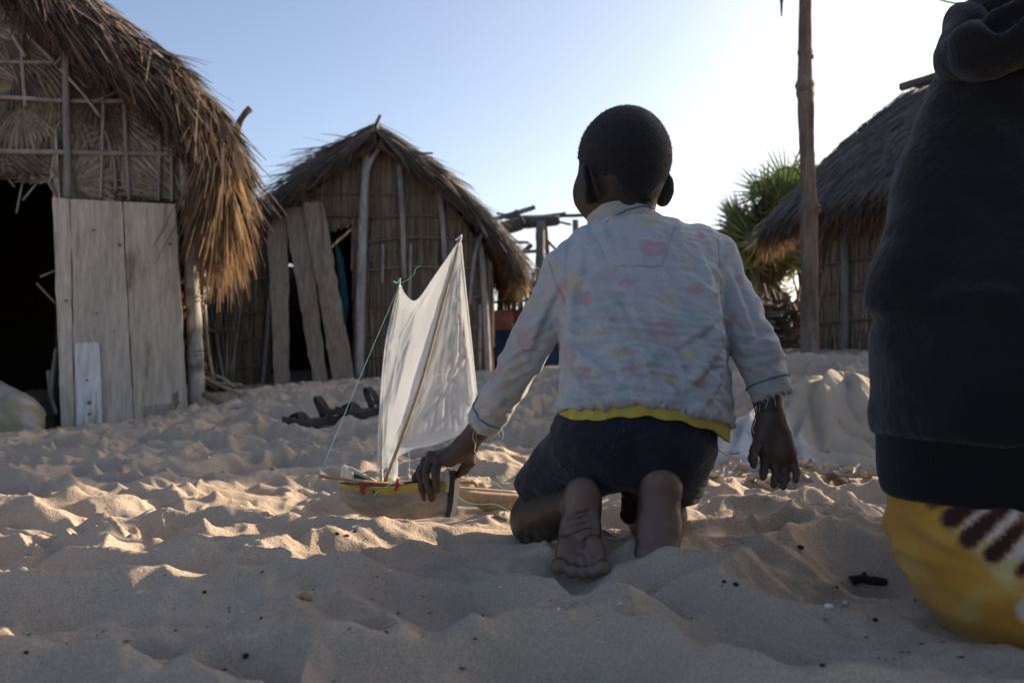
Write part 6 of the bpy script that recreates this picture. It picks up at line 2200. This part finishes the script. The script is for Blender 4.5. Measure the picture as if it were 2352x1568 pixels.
# ---- brush pile on the rise below the palms
def build_brush():
    p = at(1780, 775, 10.5)
    t = MB()
    for i in range(420):
        u = R.uniform(1690, 1842)
        v = R.uniform(690, 800)
        if v < np.interp(u, [1690, 1740, 1842], [740, 690, 700]):
            continue
        d = 10.2 + R.uniform(-.4, .6)
        q = at(u, v, d)
        dr = unit(A3(R.gauss(0, 1), R.gauss(0, .6), R.gauss(.15, .4)))
        L = R.uniform(.15, .7)
        t.tube([q - dr * L / 2, q + A3(0, 0, R.gauss(0, .02)), q + dr * L / 2], [R.uniform(.008, .028)] * 3, 5, A3(.13, .10, .08) * R.uniform(.4, 1.6), sub=2)
    for i in range(26):
        q = at(R.uniform(1690, 1842), R.uniform(735, 830), 10 + R.uniform(-.3, .4))
        t.blades(np.repeat(q[None], 14, 0), rng.normal(size=(14, 3)) + A3(0, 0, .4), rng.uniform(.1, .3, 14), .05, .3, ccol((.19, .155, .12), 14, .3), segs=2)
    o = t.build('brushwood', M['wood'])
    o['kind'] = 'stuff'
    o['label'] = 'tangle of dry branches and palm litter on the rise below the palms'


build_brush()


# ---- cloth-covered heap
def build_heap():
    n1, n2 = 240, 190
    X = np.linspace(.42, 1.75, n1)
    Y = np.linspace(2.18, 3.35, n2)
    Xg, Yg = np.meshgrid(X, Y, indexing='ij')
    g = base_z(Xg, Yg)
    u = 1176 + F * Xg / Yg

    def bump(cx, cy, sx, sy, h, rot=0, p=2.0):
        c, s = math.cos(rot), math.sin(rot)
        a, b = (Xg - cx) * c + (Yg - cy) * s, -(Xg - cx) * s + (Yg - cy) * c
        return h * np.exp(-((np.abs(a) / sx) ** p + (np.abs(b) / sy) ** p))
    H = np.maximum.reduce([bump(1.00, 2.82, .30, .26, .285, -.1, 2.6), bump(1.35, 2.85, .40, .26, .25, 0, 2.6), bump(.78, 2.70, .24, .24, .165, .2, 2.3), bump(.62, 2.58, .14, .22, .07, .3)])
    H = np.log(np.exp(18 * bump(1.00, 2.82, .30, .26, .285, -.1, 2.6)) + np.exp(18 * bump(1.38, 2.85, .40, .26, .245, 0, 2.6)) + np.exp(18 * bump(.76, 2.70, .24, .24, .17, .2, 2.3)) + np.exp(18 * bump(.60, 2.57, .15, .2, .08, .3))) / 18 - math.log(4) / 18
    H = np.maximum(H, 0)
    # folds: long ridges of cloth with a sharp side and a soft side
    def fold(P, w_, h_, seed=0):
        P = np.array(P, float)
        best = np.full(H.shape, 9.0)
        sgn = np.zeros(H.shape)
        tt = np.zeros(H.shape)
        for i in range(len(P) - 1):
            p, q = P[i], P[i + 1]
            pq = q - p
            L = np.hypot(*pq)
            t = np.clip(((Xg - p[0]) * pq[0] + (Yg - p[1]) * pq[1]) / L ** 2, 0, 1)
            dx, dy = Xg - p[0] - t * pq[0], Yg - p[1] - t * pq[1]
            dd = np.hypot(dx, dy)
            c = dd < best
            best = np.where(c, dd, best)
            sgn = np.where(c, np.sign(dx * pq[1] - dy * pq[0]), sgn)
            tt = np.where(c, (i + t) / (len(P) - 1), tt)
        w_ = w_ * .8
        w2 = np.where(sgn > 0, w_ * .4, w_ * 1.5)
        return h_ * np.exp(-(best / w2) ** 2) * np.sin(math.pi * np.clip(tt * .94 + .03, 0, 1)) * .8 - .45 * h_ * np.exp(-((best - w_) / (w_ * .6)) ** 2) * (sgn > 0)
    for P, w_, h_ in (([(1.02, 2.86), (.92, 2.72), (.88, 2.55)], .030, .036), ([(1.00, 2.84), (.86, 2.74), (.74, 2.60)], .028, .030), ([(1.05, 2.84), (1.02, 2.68), (1.03, 2.52)], .030, .030),
                      ([(1.05, 2.90), (1.22, 2.78), (1.34, 2.62)], .030, .045), ([(1.10, 2.92), (1.32, 2.86), (1.5, 2.76)], .030, .040), ([(.96, 2.62), (1.10, 2.58), (1.3, 2.60)], .024, .030),
                      ([(.80, 2.82), (.70, 2.70), (.62, 2.52)], .022, .028), ([(.74, 2.80), (.62, 2.66), (.56, 2.50)], .020, .022), ([(.86, 2.66), (.80, 2.56), (.78, 2.44)], .020, .026),
                      ([(.90, 2.55), (1.05, 2.50), (1.30, 2.52)], .018, .024), ([(.92, 2.96), (1.05, 2.92), (1.2, 2.95)], .022, .022), ([(1.15, 2.76), (1.20, 2.62), (1.18, 2.5)], .022, .026),
                      ([(.68, 2.62), (.74, 2.52), (.76, 2.42)], .018, .02)):
        H = H + fold(P, w_, h_) * sstep(.0, .06, H)
    f2 = 1 - np.abs(noise2((Xg + .5 * Yg) / .08, (Yg - .5 * Xg) / .22, 102)) * 2
    H = H + sstep(.0, .08, H) * (.006 * f2 + .008 * noise2(Xg / .13, Yg / .1, 103))
    lip = sstep(.012, .03, H)
    und = .012 * (1 - np.abs(noise2(Xg / .14, Yg / .035, 104)) * 2) * sstep(0, .02, H) * sstep(.10, .03, H)
    Z = g + H + und - .02 + .018 * lip
    V = np.stack([Xg, Yg, Z], -1).reshape(-1, 3)
    keep = (H > .006)
    Fq = []
    idx = lambda i, j: i * n2 + j
    for i in range(n1 - 1):
        for j in range(n2 - 1):
            if keep[i, j] or keep[i + 1, j] or keep[i, j + 1] or keep[i + 1, j + 1]:
                Fq.append((idx(i, j), idx(i + 1, j), idx(i + 1, j + 1), idx(i, j + 1)))
    used = np.unique(np.array(Fq).ravel())
    mp_ = np.full(len(V), -1)
    mp_[used] = np.arange(len(used))
    Fq = mp_[np.array(Fq)]
    base = A3(.38, .315, .24)
    pale = sstep(.86, .70, Xg + .35 * noise2(Xg / .2, Yg / .2, 105))
    C = base * (1 - pale)[..., None] + A3(.47, .44, .415) * pale[..., None]
    st = sstep(.15, .5, noise2(Xg / .12, Yg / .12, 106)) * .18
    C = C * (1 - st)[..., None]
    o = obj('canvas_cover', V[used], Fq.tolist(), M['cloth'], None, C.reshape(-1, 3)[used])
    tag(o, 'crumpled beige cloth draped over a low heap behind the child', 'cloth')
    # flattened folds of the cloth lying in front
    for k, (P, w_, c, lb) in enumerate((([(1800, 1092, 2.42), (1880, 1080, 2.45), (1960, 1070, 2.5), (2060, 1066, 2.5)], .05, (.33, .29, .24), None),
                                        ([(1790, 1072, 2.48), (1850, 1068, 2.50), (1950, 1058, 2.52), (2060, 1052, 2.52)], .045, (.36, .31, .26), None))):
        n_ = 60
        C0 = smooth_curve(np.array([at(*p) for p in P]), np.zeros(len(P)), 20)[0]
        V = []
        for i, c0 in enumerate(C0):
            zz_ = gz(c0[0], c0[1])
            for j in range(12):
                s_ = j / 11
                V.append(A3(c0[0], c0[1] + (s_ - .5) * w_ * 2.2, zz_ + .004 + .030 * math.sin(s_ * math.pi) ** .6 + .008 * math.sin(i * .35 + k * 2 + s_ * 4)))
        m_ = len(C0)
        Fq = [(i * 12 + j, (i + 1) * 12 + j, (i + 1) * 12 + j + 1, i * 12 + j + 1) for i in range(m_ - 1) for j in range(11)]
        oo = obj('cloth_fold', V, Fq, M['cloth'], o, np.tile(A3(*c), (len(V), 1)))


build_heap()


def build_scraps():
    """torn rags and dry flakes lying in front of the cloth heap"""
    mb = MB()
    for i in range(230):
        if i < 150:
            u, v = R.uniform(1830, 2075), R.uniform(1052, 1112)
        else:
            u, v = R.uniform(1630, 1860), R.uniform(1058, 1130)
        d = .32 * F / (v - 808)
        x, y = (u - 1176) / F * d, d
        z = gz(x, y)
        L, W = R.uniform(.02, .075), R.uniform(.012, .035)
        yaw, tilt = R.uniform(0, 6.28), R.uniform(-.5, .8)
        dr = A3(math.cos(yaw) * math.cos(tilt), math.sin(yaw) * math.cos(tilt), math.sin(tilt))
        sd_ = unit(np.cross(dr, A3(R.gauss(0, .3), R.gauss(0, .3), 1)))
        up_ = np.cross(sd_, dr)
        n_ = 7
        P = []
        cv = R.uniform(-.4, .4)
        for a in range(n_):
            s_ = a / (n_ - 1)
            wd = W * (math.sin(math.pi * min(1, s_ * .92 + .05))) ** .7
            for b in (-1, -.3, .4, 1):
                P.append(A3(x, y, z + .010 + .012 * (i % 3 == 0) + R.uniform(0, .0015)) + dr * (s_ - .5) * L + sd_ * wd * .5 * b * R.uniform(.85, 1.1) + up_ * (cv * L * (s_ - .5) ** 2 + .25 * W * b * b))
        P = np.array(P)
        zmin = z + .002
        P[:, 2] = np.maximum(P[:, 2], zmin)
        mb.add(P, [(a * 4 + b, a * 4 + b + 1, (a + 1) * 4 + b + 1, (a + 1) * 4 + b) for a in range(n_ - 1) for b in range(3)], A3(.36, .32, .275) * R.uniform(.6, 1.3) * A3(1, 1, R.uniform(.9, 1.1)))
    o = mb.build('rag_litter', M['scrap'], None, True)
    o['kind'] = 'stuff'
    o['label'] = 'torn grey rags and dry flakes strewn before the cloth heap'


build_scraps()


# ---- sandals
def sandal():
    t = thing('sandal', 'dark strappy sandal, the left one of the pair lying on the sand', 'sandal', (0, 0, 0), 'pair of sandals on the sand')
    # sole along x: toe at -x
    n_, mb = 30, MB()
    xs = np.linspace(-.125, .125, n_)
    half = np.interp(xs, [-.125, -.115, -.09, -.05, .02, .08, .11, .125], [.010, .028, .040, .043, .032, .033, .026, .008])
    zc = np.interp(xs, [-.125, -.08, -.03, .03, .125], [.016, .004, .000, .004, .008])
    V = []
    for x, h, z in zip(xs, half, zc):
        for y, zz in ((-h, 0), (h, 0), (h, .022), (h * .9, .027), (-h * .9, .027), (-h, .022)):
            V.append((x, y, z + zz))
    Fq = [(i * 6 + j, (i + 1) * 6 + j, (i + 1) * 6 + (j + 1) % 6, i * 6 + (j + 1) % 6) for i in range(n_ - 1) for j in range(6)]
    Fq += [tuple(range(6)), tuple(range((n_ - 1) * 6 + 5, (n_ - 1) * 6 - 1, -1))]
    mb.add(V, Fq)
    mb.build('sole', M['sandal'], t)

    def strap(P, wd, name='strap'):
        C0 = smooth_curve(np.array(P, float), np.zeros(len(P)), 10)[0]
        T = unit(np.gradient(C0, axis=0))
        V = []
        for c, tt in zip(C0, T):
            s_ = A3(1, 0, .15)
            s_ = unit(s_ - tt * (s_ @ tt))
            nr = np.cross(tt, s_)
            for a, b in ((-1, -1), (1, -1), (1, 1), (-1, 1)):
                V.append(c + s_ * wd / 2 * a + nr * .0018 * b)
        m_ = len(C0)
        Fq = [(i * 4 + j, (i + 1) * 4 + j, (i + 1) * 4 + (j + 1) % 4, i * 4 + (j + 1) % 4) for i in range(m_ - 1) for j in range(4)] + [(0, 1, 2, 3), tuple(range(m_ * 4 - 1, m_ * 4 - 5, -1))]
        b = MB()
        b.add(V, Fq)
        return b.build(name, M['sandal'], t)
    strap([(-.07, -.042, .02), (-.066, -.030, .045), (-.06, .0, .055), (-.055, .030, .045), (-.05, .042, .02)], .022)
    strap([(-.035, -.040, .02), (-.05, -.020, .045), (-.06, .0, .052), (-.075, .028, .042), (-.085, .040, .02)], .018)
    strap([(.055, -.033, .02), (.040, -.036, .055), (.018, -.025, .095), (.012, .0, .110), (.020, .026, .095), (.042, .036, .055), (.055, .033, .02)], .024, 'ankle_strap')
    strap([(.045, -.034, .045), (.085, -.034, .055), (.115, -.02, .062), (.122, .0, .064), (.115, .02, .062), (.085, .034, .055), (.045, .034, .045)], .018, 'heel_strap')
    b = MB()
    b.box([A3(x, y, z) for z in (.05, .062) for x, y in ((.030, -.043), (.046, -.043), (.046, -.038), (.030, -.038))])
    b.build('buckle', M['sandal'], t)
    return t


s1 = sandal()
P = at(722, 968, 4.0)
s1.location = (P[0], P[1], gz(P[0], P[1]) + .004)
s1.rotation_euler = (0, 0, math.radians(36))
s1.scale = (1.15, 1.15, 1.2)
s2 = copy_tree(s1)
s2['label'] = 'dark strappy sandal, the right one of the pair, partly behind the sail'
P = at(838, 966, 4.12)
s2.location = (P[0], P[1], gz(P[0], P[1]) + .004)
s2.rotation_euler = (0, 0, math.radians(40))


# ---- sack and cloths by the dark doorway
def build_sack():
    c = at(35, 965, 5.0)
    zg = gz(c[0], c[1])
    s = SDF((c[0] - .55, c[1] - .35, zg - .1), (c[0] + .40, c[1] + .40, zg + .6), .01)
    s.ell(A3(c[0] - .12, c[1], zg + .10), (.26, .20, .17))
    s.ell(A3(c[0] - .22, c[1] + .03, zg + .20), (.16, .15, .12), k=.1)
    s.cap(A3(c[0], c[1] - .05, zg + .08), A3(c[0] + .19, c[1] - .08, zg + .015), .09, .02, k=.08)
    V, Fc = s.mesh(2)
    N = vnormals(V, Fc)
    f = 1 - np.abs(noise3((V[:, 0] + V[:, 2]) / .07, V[:, 1] / .12, (V[:, 2] - V[:, 0]) / .25, 111)) * 2
    V = V + N * (.014 * f + .014 * noise3(V[:, 0] / .1, V[:, 1] / .1, V[:, 2] / .1, 112))[:, None]
    k = sstep(-.1, .3, noise3(V[:, 0] / .15, V[:, 1] / .15, V[:, 2] / .1, 113))
    C = A3(.34, .32, .29) * (1 - k)[:, None] + A3(.27, .245, .17) * k[:, None]
    tag(obj('sack', V, Fc, M['cloth'], None, C), 'crumpled pale and olive sack slumped beside the dark doorway', 'sack')
    s = SDF((c[0] - .5, c[1] - .5, zg - .1), (c[0] + .40, c[1] + .1, zg + .3), .01)
    s.ell(A3(c[0] - .10, c[1] - .24, zg + .0), (.18, .09, .07))
    V, Fc = s.mesh(2)
    N = vnormals(V, Fc)
    V = V + N * (.014 * noise3(V[:, 0] / .05, V[:, 1] / .05, V[:, 2] / .05, 114))[:, None]
    tag(obj('rag', V, Fc, M['cloth'], None, np.tile(A3(.26, .10, .09), (len(V), 1))), 'faded red rag on the sand in front of the sack', 'rag')
    mb = MB()
    for i, P in enumerate(([(112, 850, 5.3), (116, 900, 5.3), (128, 950, 5.25)], [(130, 800, 5.35), (122, 860, 5.3), (118, 930, 5.3)])):
        mb = MB()
        mb.tube([at(*p) for p in P], .012, 7, (.2, .165, .125), wob=.3, seed=i, sub=5)
        tag(mb.build('stick', M['wood'], None, True), ('bent stick propped beside the plank door, nearest the sack', 'straighter stick propped against the edge of the plank door')[i], 'stick')
    # things just visible in the dark of the doorway
    mb = MB()
    f = FA
    b0 = f.px(62, 905, .5)
    zb_ = gz(b0[0], b0[1])
    for a0, a1, c_ in ((0, .34, (.10, .07, .045)),):
        o3 = f.loc(b0)
        P8 = [f.w(o3[0] + x, o3[1] + y, zb_ + z) for z in (0, .26) for x, y in ((a0, 0), (a1, .02), (a1, .3), (a0, .28))]
        mb.box(P8, c_)
        for z in (.08, .17):
            mb.box([f.w(o3[0] + x, o3[1] + y, zb_ + z + q) for q in (0, .012) for x, y in ((a0 - .004, -.006), (a1 + .004, .014), (a1 + .004, .02), (a0 - .004, 0))], (.05, .035, .025))
    tag(mb.build('wooden_box', M['board']), 'brown wooden box standing in the dark doorway of the palm-leaf hut', 'box')


build_sack()


# ---- things lying on the sand
def gp(u, v):
    """point of the sand seen at a picture position"""
    o = A3(0, 0, CAM_Z)
    dr = at(u, v, 1.0) - o
    t = np.geomspace(.5, 12, 1500)
    P = o + dr * t[:, None]
    below = P[:, 2] < ground_z(P[:, 0], P[:, 1])
    i = int(np.argmax(below)) if below.any() else len(t) - 1
    return P[i]


def pebble(name, u, v, size, col, label, cat, group=None, flat=.6, seed=0):
    p = gp(u, v)
    s = size * p[1] / F * .8
    bm = bmesh.new()
    bmesh.ops.create_icosphere(bm, subdivisions=3, radius=1)
    V = np.array([x.co[:] for x in bm.verts])
    Fq = [[x.index for x in f_.verts] for f_ in bm.faces]
    bm.free()
    r_ = np.random.default_rng(seed)
    V = V * (1 + .28 * noise3(V[:, 0] * 1.3 + seed * 7, V[:, 1] * 1.3, V[:, 2] * 1.3, 120)[:, None]) * A3(1, r_.uniform(.6, .9), flat) * s
    a = r_.uniform(0, 3)
    V = np.stack([V[:, 0] * math.cos(a) - V[:, 1] * math.sin(a), V[:, 0] * math.sin(a) + V[:, 1] * math.cos(a), V[:, 2]], 1) + p + A3(0, 0, s * flat * .45)
    o = obj(name, V, Fq, M['stone'], None, np.tile(A3(*col), (len(V), 1)))
    tag(o, label, cat, group)


blk, wht, tn_ = (.02, .018, .017), (.55, .52, .47), (.36, .27, .18)
for i, (n_, u, v, s_, c, lb, ct) in enumerate((
        ('pebble', 774, 1227, 7, blk, 'round black pebble under the bow of the toy boat, left of the two', 'pebble'),
        ('pebble', 816, 1222, 6.5, blk, 'round black pebble under the bow of the toy boat, right of the two', 'pebble'),
        ('pebble', 797, 1232, 8, (.10, .085, .07), 'brown lump between the two black pebbles', 'pebble'),
        ('pebble', 1663, 1337, 7, blk, 'small dark pebble right of the right foot, left of its pair', 'pebble'),
        ('pebble', 1690, 1343, 8, blk, 'larger dark pebble right of the right foot, right of its pair', 'pebble'),
        ('pebble', 565, 1508, 11, blk, 'dark pebble in the near sand at the bottom of the picture', 'pebble'),
        ('pebble', 1890, 1530, 9, blk, 'dark pebble near the bottom edge below the white coral bit', 'pebble'),
        ('shell', 1905, 1396, 13, wht, 'white coral bit on the sand left of the yellow cloth', 'shell'),
        ('shell', 1942, 1387, 11, wht, 'knobbly white coral tip beside the longer coral bit', 'shell'),
        ('pebble', 2010, 1425, 9, blk, 'dark pebble beneath the dark twig beside the yellow cloth', 'pebble'),
        ('shell', 480, 1052, 7, (.6, .6, .6), 'small white shell on the shaded sand below the sandals', 'shell'),
        ('shell', 1760, 1145, 12, (.42, .38, .36), 'pale shell fragment on the sand under the hanging hand', 'shell'),
        ('pebble', 1838, 1258, 12, blk, 'flat dark stone on the sand below the hanging hand', 'stone'),
        ('pebble', 470, 1360, 6, blk, 'tiny dark pebble on the sunlit sand at left', 'pebble'),
        ('stone', 695, 882, 8, (.45, .38, .28), 'pale sunlit stone before the leaning planks', 'stone'),
        ('stone', 865, 874, 9, (.45, .38, .28), 'pale sunlit stone just left of the sail', 'stone'),
        ('stone', 545, 940, 16, (.30, .27, .24), 'grey stone lying right of the corner post', 'stone'),
        ('pebble', 600, 1420, 6, blk, 'tiny black pebble in a hollow of the near sand', 'pebble'),
        ('pebble', 60, 1500, 9, blk, 'dark pebble at the lower left corner', 'pebble'),
        ('pebble', 1110, 1415, 5, blk, 'tiny dark pebble before the left foot', 'pebble'))):
    pebble(n_, u, v, s_, c, lb, ct, seed=i + 1, flat=.5 if 'flat' in lb else .7)

# dark twig and a pale one
for u0, v0, u1, v1, r, c, lb in ((1955, 1338, 2035, 1342, .006, (.03, .024, .022), 'short knobbly dark twig on the sand beside the yellow cloth'),
                                 (695, 1372, 715, 1380, .0035, (.34, .22, .10), 'tiny orange-brown twig on the sunlit sand'),
                                 (1135, 1188, 1165, 1196, .003, (.2, .15, .11), 'small brown twig beside the outrigger float')):
    a, b = gp(u0, v0), gp(u1, v1)
    mb = MB()
    mb.tube([a + A3(0, 0, r * .6), a * .7 + b * .3 + A3(0, 0, r * 1.4), a * .4 + b * .6 + A3(0, 0, r * .8), b + A3(0, 0, r * .8)], [r * 1.2, r, r * 1.1, r * .8], 8, c, wob=.5, seed=int(u0), sub=6)
    if r > .005:
        mid = a * .65 + b * .35
        mb.tube([mid + A3(0, 0, r), mid + A3(.004, .004, r * 2.6)], [r, r * .5], 7, c, wob=.4, seed=3, sub=3)
    tag(mb.build('twig', M['stone'], None, True), lb, 'twig')


def build_litter():
    """specks, chips and straw bits in the sand"""
    n = 2600
    u = rng.uniform(-60, 2420, n)
    d = np.exp(rng.uniform(np.log(.85), np.log(6), n))
    x, y = (u - 1176) / F * d, d
    z = ground_z(x, y)
    mb = MB()
    tet = np.array([(1, 0, 0), (-.6, .8, 0), (-.5, -.8, .1), (0, 0, .8)], float)
    for i in range(n):
        s = abs(rng.normal()) * .0011 + .0006
        k = rng.random()
        c = A3(.03, .026, .024) if k < .55 else (A3(.5, .47, .42) if k < .8 else A3(.2, .14, .09))
        st = A3(*(np.array([rng.uniform(.8, 3.2), rng.uniform(.6, 1.2), .8])))
        a = rng.uniform(0, 6.28)
        V = tet * st * s
        V = np.stack([V[:, 0] * math.cos(a) - V[:, 1] * math.sin(a), V[:, 0] * math.sin(a) + V[:, 1] * math.cos(a), V[:, 2]], 1)
        mb.add(V + A3(x[i], y[i], z[i] + s * .2), [(0, 1, 3), (1, 2, 3), (2, 0, 3), (0, 2, 1)], c * rng.uniform(.6, 1.4))
    o = mb.build('sand_litter', M['stone'])
    o['kind'] = 'stuff'
    o['label'] = 'tiny dark and pale specks scattered over the sand'


build_litter()
